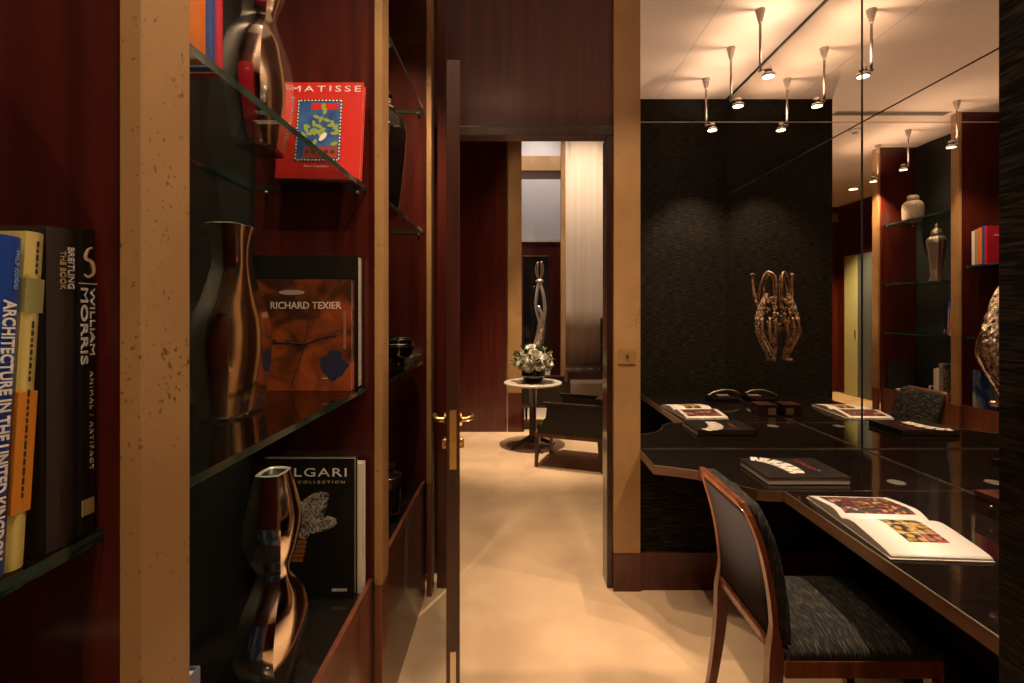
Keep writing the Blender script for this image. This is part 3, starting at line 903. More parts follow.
b.build('cover_blot', col('blot_print', (0.02, 0.025, 0.06), 0.4), t)
b = MB(); b.box(0.062, 0.112, -0.0007, -0.0001, 0.0385, 0.0405); b.build('fine_print', white, t)
b = MB(); b.box(0.13, 0.138, -0.0007, -0.0001, 0.13, 0.25); b.build('fine_print', col('tan_ink', (0.3, 0.12, 0.05), 0.5), t)
b = MB()
b2 = bmesh.new(); bmesh.ops.create_circle(b2, cap_ends=True, segments=18, radius=1)
b.add(b2, Matrix.Translation((-0.03, -0.0007, 0.305)) @ FRONT @ Matrix.Diagonal((0.04, 0.008, 1, 1)))
b.build('cover_smudge', col('smudge_print', (0.38, 0.3, 0.26), 0.5), t)

# ---- black jewellery book on the bay floor
Zb = BASEZ + 0.0003
t = book('large black jewellery book with pale jewel picture standing behind the two-lobed silver vase', (-0.642, 1.548, Zb), (0, 0, 0), 0.285, 0.028, 0.435, black_cover)
text(t, 'BVLGARI', 0.235, 0.026, (0.0, -0.0006, 0.392), FRONT, white, spacing=1.15)
text(t, 'THE COLLECTION', 0.2, 0.008, (0.012, -0.0006, 0.362), FRONT, gold_ink, spacing=1.5)
text(t, 'ASSOULINE', 0.048, 0.0085, (0.095, -0.0006, 0.028), FRONT, white)
crystal = noise_mat('crystal_print', (0.03, 0.025, 0.022), (0.60, 0.53, 0.48), (1, 1, 1), 75, 7, 0.35, lo=0.40, hi=0.62, distort=1.6)
b = MB()
shape1 = [(-0.035, 0.19), (-0.01, 0.185), (0.02, 0.215), (0.045, 0.255), (0.06, 0.30), (0.065, 0.325), (0.045, 0.335), (0.01, 0.325), (-0.025, 0.30), (-0.045, 0.25)]
shape2 = [(-0.01, 0.20), (0.03, 0.205), (0.075, 0.222), (0.088, 0.235), (0.085, 0.25), (0.06, 0.258), (0.03, 0.25), (0.01, 0.235)]
for k, sh in enumerate((shape1, shape2)):
    f = [b.bm.verts.new((x, -0.0007 - 0.0004 * k, z)) for x, z in sh]
    b.face(f)
b.build('cover_jewel', crystal, t)
b = MB()
for k in range(5):
    b.box(-0.062 + 0.003 * k, -0.018 + 0.003 * k, -0.0008, -0.0001, 0.115 + 0.014 * k, 0.126 + 0.014 * k)
b.build('cover_rings', col('copper_print', (0.36, 0.12, 0.05), 0.4), t)
t = book('white edged book between the jewellery book and the side panel', (-0.628, 1.578, Zb), (0, 0, 0), 0.285, 0.035, 0.41, M['paper'])

# blue covered book against the near pilaster panel, bay floor (its cover shows in the mirror)
t = book('large book with a blue and silver picture cover leaning beside the near pilaster', (-0.634, 0.775, Zb), (0, 0, PI), 0.29, 0.03, 0.345, noise_mat('blue_picture', (0.015, 0.05, 0.22), (0.5, 0.54, 0.58), (1.2, 1, 0.6), 5, 3, 0.3, lo=0.42, hi=0.68, distort=0.8))

# ------------------------------------------------------------------ silver vases


def square_vase(label, loc, keys, bulge=0.12, k=6, n=44, m=None, rz=0.0, name='vase'):
    """four-sided vase lofted from (z, half x, half y) keys, open at the top"""
    t = thing(name, label, 'vase', loc, (0, 0, rz))
    lv = catmull(keys, n)
    b = MB()

    def ring(z, hx_, hy_, bl=bulge):
        r = []
        cs = [(-1, -1), (1, -1), (1, 1), (-1, 1)]
        for i in range(4):
            a, c = cs[i], cs[(i + 1) % 4]
            for s in range(k):
                u = s / k
                x = a[0] + (c[0] - a[0]) * u; y = a[1] + (c[1] - a[1]) * u
                o = bl * (1 - (2 * u - 1) ** 2)
                nx_, ny_ = (a[0] + c[0]) / 2, (a[1] + c[1]) / 2
                r.append(((x + nx_ * o) * hx_, (y + ny_ * o) * hy_, z))
        return r
    zt, hxt, hyt = lv[-1]
    rs = [ring(0.0, keys[0][1] * 0.9, keys[0][2] * 0.9)] + [ring(*l) for l in lv]
    R = b.rings(rs, cap1=False)
    for A, B_ in zip(R[:-1], R[1:]):
        for i in range(0, 4 * k, k):
            e = b.bm.edges.get((A[i], B_[i]))
            if e: e.smooth = False
    b.build('body', m or M['silver'], t)
    b = MB()
    b.rings([ring(zt, hxt, hyt), ring(zt + 0.002, hxt - 0.0035, hyt - 0.0035), ring(zt - 0.004, hxt - 0.005, hyt - 0.005)], cap0=False, cap1=False)
    r_ = b.build('rim', M['silver_rim'], t)
    b = MB()
    b.rings([ring(zt - 0.004, hxt - 0.005, hyt - 0.005), ring(zt - 0.016, hxt - 0.010, hyt - 0.014)], cap0=False)
    b.build('mouth', M['black'], r_)  # shade inside the vase put in as a shallow black cap
    return t


square_vase('tall silver four-sided vase with narrow neck on the middle glass shelf', (-0.682, 1.205, Zm),
            [(0, 0.034, 0.076), (0.05, 0.039, 0.086), (0.14, 0.046, 0.096), (0.22, 0.045, 0.090), (0.30, 0.035, 0.058), (0.36, 0.029, 0.038), (0.41, 0.029, 0.041), (0.452, 0.036, 0.056)], bulge=0.14)
square_vase('two-lobed silver vase with square mouth on the bay floor', (-0.575, 1.185, Zb),
            [(0, 0.026, 0.030), (0.04, 0.034, 0.056), (0.12, 0.044, 0.092), (0.20, 0.041, 0.074), (0.272, 0.029, 0.026), (0.33, 0.039, 0.046), (0.39, 0.044, 0.057), (0.45, 0.037, 0.046), (0.512, 0.027, 0.034)], bulge=0.16)
square_vase('two-lobed silver vase on the top glass shelf beside the red book', (-0.650, 1.27, Zt),
            [(0, 0.034, 0.056), (0.06, 0.039, 0.072), (0.17, 0.047, 0.092), (0.27, 0.042, 0.072), (0.34, 0.030, 0.028), (0.41, 0.040, 0.048), (0.48, 0.044, 0.058), (0.55, 0.036, 0.046), (0.61, 0.027, 0.036)], bulge=0.16)

# ---- bay behind the door: dark vessels
t = thing('vase', 'tall glossy black vase with silver collar behind the second gold pilaster', 'vase', (-0.570, 2.17, 1.8803))
MB().lathe([(0.05, 0), (0.055, 0.01), (0.072, 0.12), (0.088, 0.26), (0.094, 0.36), (0.088, 0.41), (0.066, 0.445), (0.04, 0.455)], n=40).build('body', M['black_gloss'], t)
MB().lathe([(0.042, 0.455), (0.050, 0.462), (0.050, 0.472), (0.034, 0.48), (0.032, 0.50), (0.036, 0.505)], n=36).build('collar', M['chrome'], t)
MB().lathe([(0.034, 0.505), (0.036, 0.53), (0.024, 0.548), (0.008, 0.552)], n=30).build('stopper', M['black_gloss'], t)
t = thing('bowl', 'round black lidded bowl on the middle shelf behind the door', 'bowl', (-0.548, 2.33, 1.2203))
MB().lathe([(0.034, 0.028), (0.05, 0.032), (0.066, 0.055), (0.070, 0.08), (0.068, 0.094)], n=36).build('body', M['black_gloss'], t)
MB().lathe([(0.0685, 0.0945), (0.0695, 0.097), (0.0685, 0.1)], n=36).build('silver_band', M['chrome'], t)
MB().lathe([(0.068, 0.1002), (0.064, 0.118), (0.045, 0.132), (0.01, 0.137)], n=36).build('lid', M['black_gloss'], t)
MB().lathe([(0.045, 0), (0.03, 0.006), (0.028, 0.02), (0.034, 0.0278)], n=28).build('foot', M['black_gloss'], t)
t = thing('tray', 'small wavy metal dish under the edge of the black bowl', 'dish', (-0.535, 2.47, 1.2203))
b = MB(); rr = []
for (r, z) in ((0.03, 0.0), (0.03, 0.008), (0.055, 0.02), (0.066, 0.034), (0.064, 0.036), (0.05, 0.024), (0.02, 0.014)):
    rr.append([((r * (1 + 0.08 * math.sin(5 * 2 * PI * i / 40))) * math.cos(2 * PI * i / 40), r * math.sin(2 * PI * i / 40), z + (0.006 * math.sin(3 * 2 * PI * i / 40) if r > 0.05 else 0)) for i in range(40)])
b.rings(rr); b.build('dish', M['steel'], t)
t = thing('round_box', 'round lidded box with ribbed gold band on the bay floor behind the door', 'box', (-0.577, 2.14, Zb))
MB().lathe([(0.074, 0), (0.08, 0.008), (0.082, 0.14), (0.08, 0.146)], n=48).build('body', M['black_gloss'], t)
MB().lathe([(0.0835, 0.1465), (0.0845, 0.15), (0.0845, 0.185), (0.082, 0.19)], n=96, rib=32, ribd=0.02).build('ribbed_band', M['brass'], t)
MB().lathe([(0.08, 0.1905), (0.074, 0.198), (0.055, 0.202), (0.052, 0.215), (0.056, 0.228), (0.05, 0.236), (0.01, 0.238)], n=40).build('lid', M['black_gloss'], t)
MB().lathe([(0.0565, 0.222), (0.0575, 0.226), (0.0565, 0.230)], n=36).build('lid_ring', M['brass'], t)

# ---- left bay, things seen only in the mirrors
t = thing('ginger_jar', 'ribbed cream jar on the highest glass shelf seen in the mirror', 'jar', (-0.68, -0.18, 2.4303))
MB().lathe([(0.078, 0), (0.090, 0.01), (0.097, 0.06), (0.099, 0.16), (0.092, 0.2), (0.07, 0.225), (0.046, 0.232)], n=96, rib=28, ribd=0.012).build('body', noise_mat('cream_glaze', (0.30, 0.24, 0.18), (0.40, 0.33, 0.25), (1, 1, 1), 8, 3, 0.35), t)
MB().lathe([(0.052, 0.2325), (0.056, 0.24), (0.054, 0.275), (0.046, 0.288), (0.01, 0.292)], n=40).build('lid', noise_mat('cream_lid', (0.30, 0.24, 0.18), (0.40, 0.33, 0.25), (1, 1, 1), 8, 3, 0.35), t)
t = thing('vase', 'tall silver lidded vase with ribbed body seen in the mirror beside the pilaster', 'vase', (-0.68, 0.13, 1.7603))
MB().lathe([(0.058, 0), (0.062, 0.012), (0.050, 0.06), (0.055, 0.16), (0.070, 0.29), (0.085, 0.39), (0.085, 0.43), (0.066, 0.465), (0.042, 0.475)], n=80, rib=12, ribd=0.03).build('body', M['satin_silver'], t)
MB().lathe([(0.044, 0.4755), (0.052, 0.482), (0.052, 0.495), (0.04, 0.535), (0.016, 0.555), (0.01, 0.565), (0.016, 0.58), (0.010, 0.595), (0.002, 0.604)], n=40).build('lid', M['satin_silver'], t)
t = thing('ornament', 'small knotted bronze ornament on the shelf beside the leaning books', 'ornament', (-0.66, 0.335, 1.2203))
b = MB()
pts = [(0.035 * math.sin(2 * u) * 1.2, 0.04 * math.cos(3 * u), 0.052 + 0.035 * math.sin(3 * u + 0.6)) for u in [2 * PI * k / 60 for k in range(61)]]
b.tube(pts, 0.012, 10); b.build('knot', M['bronze'], t)
MB().box(-0.035, 0.035, -0.03, 0.03, 0, 0.012, 0.003).build('base', M['black_gloss'], t)
t = book('large black slipcased book leaning at the mirrored end of the bay floor', (-0.67, -0.32, Zb), (0, 0, PI), 0.30, 0.03, 0.31, grey_cover)
MB().box(-0.03, 0.03, -0.0007, -0.0001, 0.14, 0.146).build('title_bar', col('silver_ink', (0.2, 0.2, 0.22), 0.3), t)
t = book('white book lying flat in front of the black slipcased book', (-0.64, -0.13, Zb), (0, 0, 0), 0.22, 0.022, 0.2, M['paper'], mode='flat')
yy = 0.26
for lab, th, m_, hh in (('cream book standing leftmost in the mirrored trio', 0.032, M['paper'], 0.30), ('white book in the middle of the mirrored trio', 0.03, M['white'], 0.31),
                        ('grey patterned book at the pilaster end of the mirrored trio', 0.05, noise_mat('speckled_cover', (0.05, 0.045, 0.04), (0.45, 0.4, 0.36), (1, 1, 1), 60, 4, 0.4), 0.36)):
    book(lab, (-0.54, yy + th / 2, Zb), (0, 0, 0), 0.25, th - 0.0006, hh, m_, 'books on the left bay floor', mode='spine'); yy += th
t = thing('ornament', 'dark coiled metal ornament on the bay floor beside the cream books', 'ornament', (-0.62, 0.16, Zb))
b = MB()
for a0 in (0, 1.1, 2.2):
    pts = [(0.05 * math.cos(u) * math.cos(a0), 0.05 * math.cos(u) * math.sin(a0), 0.062 + 0.05 * math.sin(u)) for u in [2 * PI * k / 30 for k in range(31)]]
    b.tube(pts, 0.011, 10, caps=False)
b.build('rings', M['chrome'], t)
MB().lathe([(0.045, 0), (0.045, 0.008), (0.02, 0.014)], n=24).build('base', M['black_gloss'], t)

# ------------------------------------------------------------------ things on the desk
ZD = 0.7403
# closed black book with white bracelet print and red script
t = book('closed black book with white arc print lying near the end mirror', (1.2315, 2.232, ZD), (0, 0, 0), 0.352, 0.033, 0.272, black_cover, mode='flat')
b = MB()
arc = curve_pts([(-0.125, 0.128, 0.0334), (-0.07, 0.105, 0.0334), (-0.03, 0.05, 0.0334), (-0.015, -0.02, 0.0334), (-0.02, -0.085, 0.0334)], 30)
rng = random.Random(5)
for i in range(0, 30):
    p0, p1 = Vector(arc[i]), Vector(arc[i + 1])
    d = (p1 - p0).normalized(); n = Vector((-d.y, d.x, 0))
    wdt = 0.030 + 0.012 * math.sin(PI * i / 30)
    if i % 5 == 4: lo_, hi_ = -wdt, -0.2 * wdt
    elif i % 5 == 2: lo_, hi_ = -0.3 * wdt, wdt
    else: lo_, hi_ = -wdt, wdt
    vs = [b.bm.verts.new(q) for q in (p0 + n * lo_, p1 + n * lo_, p1 + n * hi_, p0 + n * hi_)]
    b.face(vs)
b.build('cover_print', col('print_white', (0.72, 0.66, 0.6), 0.5), t)
b = MB()
pts = []
for k in range(60):
    u = k / 59
    pts.append((0.075 + 0.012 * math.sin(u * 34) + 0.01 * u, 0.12 - 0.17 * u + 0.004 * math.cos(u * 40), 0.0334))
b.tube(pts, 0.0022, 5, sq=0.2); b.build('script', col('red_ink', (0.36, 0.012, 0.03), 0.4), t)

# open picture book
ob = thing('open_book', 'white open picture book lying at the desk edge', 'book', (1.266, 1.715, ZD), (0, 0, -0.065))


def page_z(v, side):       # height of the page surface; v 0 at the gutter, 1 at the fore edge
    return 0.010 + 0.022 * (math.sin(min(1, v * 3.2) * PI / 2)) * (1 - v) ** 0.55 + 0.008 * (1 - v)


def page_block(y_sign, length):
    b = MB(); n = 22; x0, x1 = -0.143, 0.143
    rings = []
    for i in range(n + 1):
        v = i / n
        y = y_sign * length * v
        z = page_z(v, y_sign)
        rings.append([(x0, y, 0.004), (x1, y, 0.004), (x1, y, z), (x0, y, z)])
    R = [[b.bm.verts.new(p_) for p_ in r] for r in rings]
    for A, B_ in zip(R[:-1], R[1:]):
        b.mi = 1; b.face([A[0], A[1], B_[1], B_[0]]); b.face([A[1], A[2], B_[2], B_[1]]); b.face([A[3], A[0], B_[0], B_[3]])
        b.mi = 0; b.face([A[2], A[3], B_[3], B_[2]], True)
    b.mi = 1; b.face(R[-1])
    return b


MB().box(-0.146, 0.146, -0.252, 0.232, 0, 0.004, 0.001).build('cover_board', M['white'], ob)
pg_near = page_block(-1, 0.248).build('page', [M['page'], M['page_edge']], ob)
pg_far = page_block(1, 0.228).build('page', [M['page'], M['page_edge']], ob)


def vor(name, base, ramp, scale):
    m = mat(name, base, 0.35)
    nt = m.node_tree; N = nt.nodes; L_ = nt.links; b = N['Principled BSDF']
    tc = N.new('ShaderNodeTexCoord'); v = N.new('ShaderNodeTexVoronoi'); v.inputs['Scale'].default_value = scale
    L_.new(tc.outputs['Object'], v.inputs['Vector'])
    sp = N.new('ShaderNodeSeparateColor'); L_.new(v.outputs['Color'], sp.inputs[0])
    cr = N.new('ShaderNodeValToRGB'); cr.color_ramp.interpolation = 'CONSTANT'
    els = cr.color_ramp.elements
    els[0].position = 0; els[0].color = (*ramp[0], 1); els[1].position = 1 / len(ramp); els[1].color = (*ramp[1], 1)
    for k in range(2, len(ramp)):
        e = els.new(k / len(ramp)); e.color = (*ramp[k], 1)
    L_.new(sp.outputs[0], cr.inputs[0])
    mx = N.new('ShaderNodeMix'); mx.data_type = 'RGBA'
    r = N.new('ShaderNodeMapRange'); r.inputs['From Min'].default_value = 0.35; r.inputs['From Max'].default_value = 0.6
    L_.new(v.outputs['Distance'], r.inputs['Value']); L_.new(r.outputs['Result'], mx.inputs[0])
    L_.new(cr.outputs['Color'], mx.inputs[6]); mx.inputs[7].default_value = (*base, 1)
    L_.new(mx.outputs[2], b.inputs['Base Color'])
    return m


jewel = vor('jewel_print', (0.03, 0.02, 0.02), [(0.35, 0.02, 0.04), (0.45, 0.2, 0.06), (0.06, 0.05, 0.05), (0.5, 0.35, 0.3), (0.14, 0.02, 0.03), (0.3, 0.1, 0.02)], 62)
goldp = vor('gold_print', (0.02, 0.014, 0.01), [(0.55, 0.34, 0.07), (0.42, 0.22, 0.04), (0.6, 0.42, 0.14)], 40)
rosep = vor('rose_print', (0.03, 0.014, 0.014), [(0.5, 0.08, 0.08), (0.42, 0.2, 0.12), (0.4, 0.04, 0.06)], 45)


def on_page(x0, x1, v0, v1, sign, length, m, parent, name):
    b = MB(); n = 10
    for i in range(n):
        a, c = v0 + (v1 - v0) * i / n, v0 + (v1 - v0) * (i + 1) / n
        vs = [b.bm.verts.new(q) for q in ((x0, sign * length * a, page_z(a, 1) + 0.0008), (x1, sign * length * a, page_z(a, 1) + 0.0008),
                                          (x1, sign * length * c, page_z(c, 1) + 0.0008), (x0, sign * length * c, page_z(c, 1) + 0.0008))]
        b.face(vs, True)
    return b.build(name, m, parent)


on_page(-0.118, 0.118, 0.10, 0.88, 1, 0.228, jewel, pg_far, 'picture')
for i, v0 in enumerate((0.08, 0.30, 0.52)):
    for j, x0 in enumerate((-0.045, 0.017)):
        on_page(x0, x0 + 0.059, v0, v0 + 0.205, -1, 0.248, rosep if (i == 2 and j == 1) else goldp, pg_near, 'picture')

# small wooden box with a metal plate
t = thing('wooden_box', 'small dark wooden box with a metal plate against the side mirror', 'box', (1.745, 1.768, ZD))
MB().box(-0.062, 0.062, -0.066, 0.066, 0, 0.058, 0.002).build('body', M['mahogany_dark'], t)
MB().box(-0.063, 0.063, -0.067, 0.067, 0.0585, 0.078, 0.002).build('lid', M['mahogany_dark'], t)
p = MB().box(-0.004, 0.048, 0.0665, 0.0685, 0.008, 0.054, 0.0005).build('metal_plate', M['steel'], t)
MB().box(0.016, 0.028, 0.0686, 0.072, 0.024, 0.036, 0.002).build('knob', M['brass'], p)
MB().ball((-0.064, 0.0, 0.04), 0.006).build('knob', M['brass'], t)
# telephone at the partition end of the desk (seen in the mirrors)
t = thing('telephone', 'black desk telephone with arched silver handset near the black partition', 'telephone', (1.68, 1.22, ZD))
MB().box(-0.11, 0.10, -0.09, 0.09, 0, 0.03, 0.008).build('base', M['black_gloss'], t)
b = MB()
pts = curve_pts([(-0.13, 0.02, 0.04), (-0.08, 0.02, 0.068), (0.0, 0.02, 0.086), (0.08, 0.02, 0.08), (0.12, 0.02, 0.06)], 24)
b.tube(pts, [0.014 + 0.006 * abs(2 * k / 24 - 1) ** 3 for k in range(25)], 12, sq=0.6)
b.build('handset', M['chrome'], t)
b = MB()
for i in range(3):
    for j in range(4):
        b.box(-0.02 + 0.03 * i, 0.0 + 0.03 * i, -0.08 + 0.022 * j, -0.066 + 0.022 * j, 0.0302, 0.034, 0.001)
b.build('keypad', M['white_metal'], t)

# ------------------------------------------------------------------ bronze sculpture on the side mirror
sx, sy = XM - 0.004, 1.785
t = thing('wall_sculpture', 'gnarled bronze sculpture fixed to the side mirror above the desk', 'sculpture', (sx, sy, 1.12))
t.scale = (0.95, 0.84, 1.0)


def bark_shell():
    b = MB(); n, k = 110, 40; rg = random.Random(11)
    rings = []
    for i in range(n + 1):
        u = i / n
        z = 0.03 + 0.44 * u
        outx = -0.03 - 0.098 * math.sin(PI * (0.08 + 0.80 * u)) ** 0.9
        wy_ = 0.010 + 0.022 * math.sin(PI * (0.05 + 0.9 * u)) ** 0.8
        th = 0.014 + 0.014 * math.sin(PI * u)
        ring = []
        for j in range(k):
            a = 2 * PI * j / k
            bump = 1 + 0.20 * math.sin(7 * a + 22 * u * math.cos(a)) * math.sin(43 * u + 3 * a) + 0.14 * math.sin(13 * a - 60 * u) * math.sin(71 * u + 5 * a) + rg.uniform(-0.07, 0.07)
            ring.append((outx + th * math.cos(a) * bump, wy_ * math.sin(a) * bump, z))
        rings.append(ring)
    b.rings(rings)
    return b


bark_shell().build('bark_body', M['bark_bronze'], t)
b = MB()
b.tube(curve_pts([(-0.105, -0.03, 0.33), (-0.13, -0.06, 0.42), (-0.140, -0.075, 0.50), (-0.146, -0.08, 0.58), (-0.146, -0.08, 0.60)], 24), [0.020 - 0.010 * min(1, k / 16) for k in range(25)], 10)
b.ball((-0.146, -0.08, 0.605), 0.020, 2, (1, 1, 0.6))
b.build('horn', M['bronze'], t)
for (a, top, r) in ((0.0, 0.60, 0.010), (0.03, 0.615, 0.011)):
    b = MB()
    b.tube(curve_pts([(-0.085 - a, -0.02 - a, 0.42), (-0.078 - a, -0.03, 0.52), (-0.05 - a / 2, -0.02, top), (-0.022, -0.01 + a, top - 0.03), (-0.016, 0.0 + a, 0.46), (-0.014, 0.01, 0.38)], 30), r, 10)
    b.build('loop', M['bronze'], t)
b = MB(); rg = random.Random(4)
for k in range(46):
    z = rg.uniform(0.22, 0.44); a = rg.uniform(0, 2 * PI)
    r = 0.038 * math.sin(PI * (z - 0.19) / 0.28)
    b.ball((-0.052 + r * math.cos(a), 0.035 + r * 1.1 * math.sin(a), z), rg.uniform(0.009, 0.017), 1)
b.build('seed_cluster', M['bronze'], t)
for k, (x0, y0, x1, y1) in enumerate(((-0.12, 0.04, -0.04, 0.05), (-0.075, 0.06, -0.03, 0.03), (-0.03, 0.05, -0.05, 0.06), (-0.10, -0.04, -0.05, -0.02))):
    b = MB()
    b.tube(curve_pts([(x0, y0, 0.30), (x0 - 0.012, y0 + 0.02, 0.20), ((x0 + x1) / 2, (y0 + y1) / 2 + 0.01, 0.10), (x1, y1, 0.02), (x1 - 0.02, y1 + 0.025, 0.008)], 22), [0.017 - 0.006 * abs(j / 11 - 1) for j in range(23)], 10)
    b.build('root', M['bronze'], t)
MB().box(-0.03, 0.004, -0.03, 0.03, 0.20, 0.26, 0.004).build('bracket', M['bronze'], t)

# switch plate on the gold pilaster
t = thing('switch_plate', 'small brass switch plate on the gold pilaster by the doorway', 'switch', (0.583, YM - 0.0205, 1.23))
MB().box(-0.045, 0.045, -0.004, 0, -0.04, 0.04, 0.0015).build('plate', mat('gilt_plate', (0.42, 0.24, 0.08), 0.4, 0.3), t)
MB().box(-0.006, 0.006, -0.009, -0.0041, -0.006, 0.010, 0.0015).build('toggle', M['brass'], t)

# ------------------------------------------------------------------ room beyond the doorway
struct('wall_far_left', MB().box(-2.3, -0.10, 6.02, 6.12, 0, FCEIL), M['mahogany'], 'mahogany panel wall in the room beyond the doorway', 'wall')
struct('wall_far_outer', MB().box(-2.3, -2.2, 2.8, 9.0, 0, FCEIL), M['mahogany'])
struct('wall_far_front', MB().box(-2.3, -0.436, 2.80, 2.86, 0, FCEIL), M['mahogany'])
struct('wall_far_right', MB().box(2.0, 2.2, YM + 0.12, 9.0, 0, FCEIL), M['white_wall'])
struct('wall_far_side', MB().box(0.66, 2.0, YM + 0.125, YM + 0.2, 0, FCEIL), M['white_wall'])
struct('trim_7', MB().box(-0.112, -0.098, 6.0, 6.12, 0.0, FCEIL), M['steel'])
t = thing('pilaster', 'gold pilaster in the room beyond, left of the flower table', 'pilaster', (-0.014, 6.02, 0)); tag(t, kind='structure')
MB().box(-0.082, 0.082, 0, 0.1, 0.47, FCEIL, 0.002).build('shaft', M['parchment'], t)
MB().box(-0.083, 0.083, -0.006, 0.1, 0, 0.4695, 0.002).build('plinth', M['mahogany'], t)
struct('wall_end', MB().box(0.0, 2.0, 8.0, 8.1, 0, 2.58), M['mahogany'], 'mahogany end wall behind the flower table', 'wall')
struct('wall_end_upper', MB().box(0.0, 2.0, 7.99, 8.1, 2.58, FCEIL), M['white_wall'], 'pale upper wall above the mahogany end wall', 'wall')
struct('wall_end_side', MB().box(-0.1, 0.0, 6.12, 8.1, 0, FCEIL), M['white_wall'])
struct('trim_8', MB().box(0.0, 0.72, 7.90, 7.989, 3.67, 3.90), M['parchment'], 'gold band across the top of the end recess', 'trim')
struct('trim_9', MB().box(0.0, 0.72, 7.965, 7.99, 2.55, 2.60), M['drape'])
# dark framed panel behind the far sculpture
t = thing('wall_panel', 'dark framed panel on the mahogany end wall', 'panel', (0.32, 7.985, 0.7))
MB().box(-0.20, 0.20, 0.003, 0.014, 0, 1.62, 0.002).build('board', M['black_gloss'], t)
MB().box(-0.21, 0.21, 0.0, 0.0029, 1.62, 1.635).build('edge', M['steel'], t)
# tall pale curtain panel and gold post on the right
t = thing('curtain', 'tall cream curtain beyond the doorway at the right', 'curtain', (1.15, 7.0, 0.0))
b = MB(); n = 60
rings = []
for z in (0.72, 1.5, 2.4, FCEIL - 0.002):
    rings.append([(-0.46 + 1.2 * i / n, 0.004 * math.sin(i * 0.8) + 0.0, z) for i in range(n + 1)] + [(-0.46 + 1.2 * i / n, 0.004 * math.sin(i * 0.8) + 0.012, z) for i in range(n, -1, -1)])
b.rings(rings); b.build('cloth', M['drape'], t)
struct('trim_10', MB().box(0.63, 0.69, 6.98, 7.1, 0, FCEIL), M['parchment'], 'gold post beside the cream curtain', 'trim')
struct('wall_far_low', MB().box(0.69, 2.0, 7.02, 7.1, 0.0, 0.718), M['grey_panel'], 'grey low wall under the curtain', 'wall')
t = thing('console_table', 'dark console shelf in front of the cream curtain', 'console', (1.05, 6.8, 0))
MB().box(-0.36, 0.5, -0.16, 0.17, 0.54, 0.64, 0.004).build('top', M['dark_wood'], t)
MB().box(0.40, 0.46, -0.14, -0.08, 0, 0.5395, 0.003).build('leg', M['dark_wood'], t)
MB().box(0.40, 0.46, 0.09, 0.15, 0, 0.5395, 0.003).build('leg', M['dark_wood'], t)
MB().box(-0.34, -0.30, 0.09, 0.15, 0, 0.5395, 0.003).build('leg', M['dark_wood'], t)
t = thing('screen', 'dark upright screen standing on the console shelf at the door edge', 'screen', (1.19, 6.74, 0.6403))
MB().box(-0.05, 0.25, 0, 0.03, 0.012, 0.72, 0.004).build('panel', M['black_gloss'], t)
MB().box(-0.06, 0.22, -0.05, 0.08, 0, 0.012, 0.002).build('foot', M['black_gloss'], t)

# far sculpture on a stand
t = thing('standing_sculpture', 'tall silvery branch sculpture behind the flower table', 'sculpture', (0.33, 7.0, 0))
MB().box(-0.22, 0.14, -0.13, 0.13, 0, 0.62, 0.006).build('pedestal', M['white'], t)
b = MB()
b.tube(curve_pts([(-0.06, 0, 0.62), (-0.05, 0, 0.85), (0.0, 0, 1.05), (0.03, 0, 1.25), (0.02, 0, 1.35)], 24), [0.085 - 0.035 * k / 24 for k in range(25)], 12)
b.build('trunk', M['bark_bronze'], t)
b = MB()
b.tube(curve_pts([(0.02, -0.03, 1.25), (-0.05, -0.03, 1.5), (-0.04, -0.03, 1.7), (-0.01, 0, 1.86)], 20), 0.022, 10)
b.tube(curve_pts([(0.04, -0.03, 1.25), (0.075, -0.03, 1.45), (0.05, -0.03, 1.68), (0.0, 0, 1.86)], 20), 0.024, 10)
b.tube(curve_pts([(0.02, -0.04, 1.2), (0.03, -0.05, 1.38), (-0.02, -0.04, 1.52)], 14), 0.022, 10)
b.ball((0.0, -0.01, 1.87), 0.05, 2, (1.2, 0.8, 0.6))
b.build('branches', M['satin_silver'], t)
b = MB()
for k in range(6):
    a = 2 * PI * k / 6
    b.tube(curve_pts([(0.02 * math.cos(a), 0.02 * math.sin(a), 1.90), (0.05 * math.cos(a), 0.05 * math.sin(a), 1.98), (0.05 * math.cos(a), 0.05 * math.sin(a), 2.08), (0.03 * math.cos(a), 0.03 * math.sin(a), 2.14)], 14), 0.008, 8)
b.build('crown', M['bronze'], t)

# round marble table
t = thing('round_table', 'small round marble topped table with dark pedestal beyond the doorway', 'table', (0.18, 5.35, 0))
MB().lathe([(0.28, 0.672), (0.306, 0.676), (0.31, 0.684), (0.31, 0.694), (0.306, 0.700)], n=64).build('table_top', M['marble'], t)
MB().lathe([(0.05, 0.06), (0.04, 0.12), (0.036, 0.4), (0.045, 0.62), (0.12, 0.66), (0.12, 0.6715)], n=32).build('pedestal', M['dark_wood'], t)
for k in range(4):
    a = 2 * PI * k / 4 + 0.35
    b = MB()
    b.tube(curve_pts([(0.03 * math.cos(a), 0.03 * math.sin(a), 0.11), (0.12 * math.cos(a), 0.12 * math.sin(a), 0.07), (0.21 * math.cos(a), 0.21 * math.sin(a), 0.03), (0.25 * math.cos(a), 0.25 * math.sin(a), 0.018)], 14), [0.028 - 0.012 * j / 14 for j in range(15)], 10)
    b.build('foot', M['dark_wood'], t)

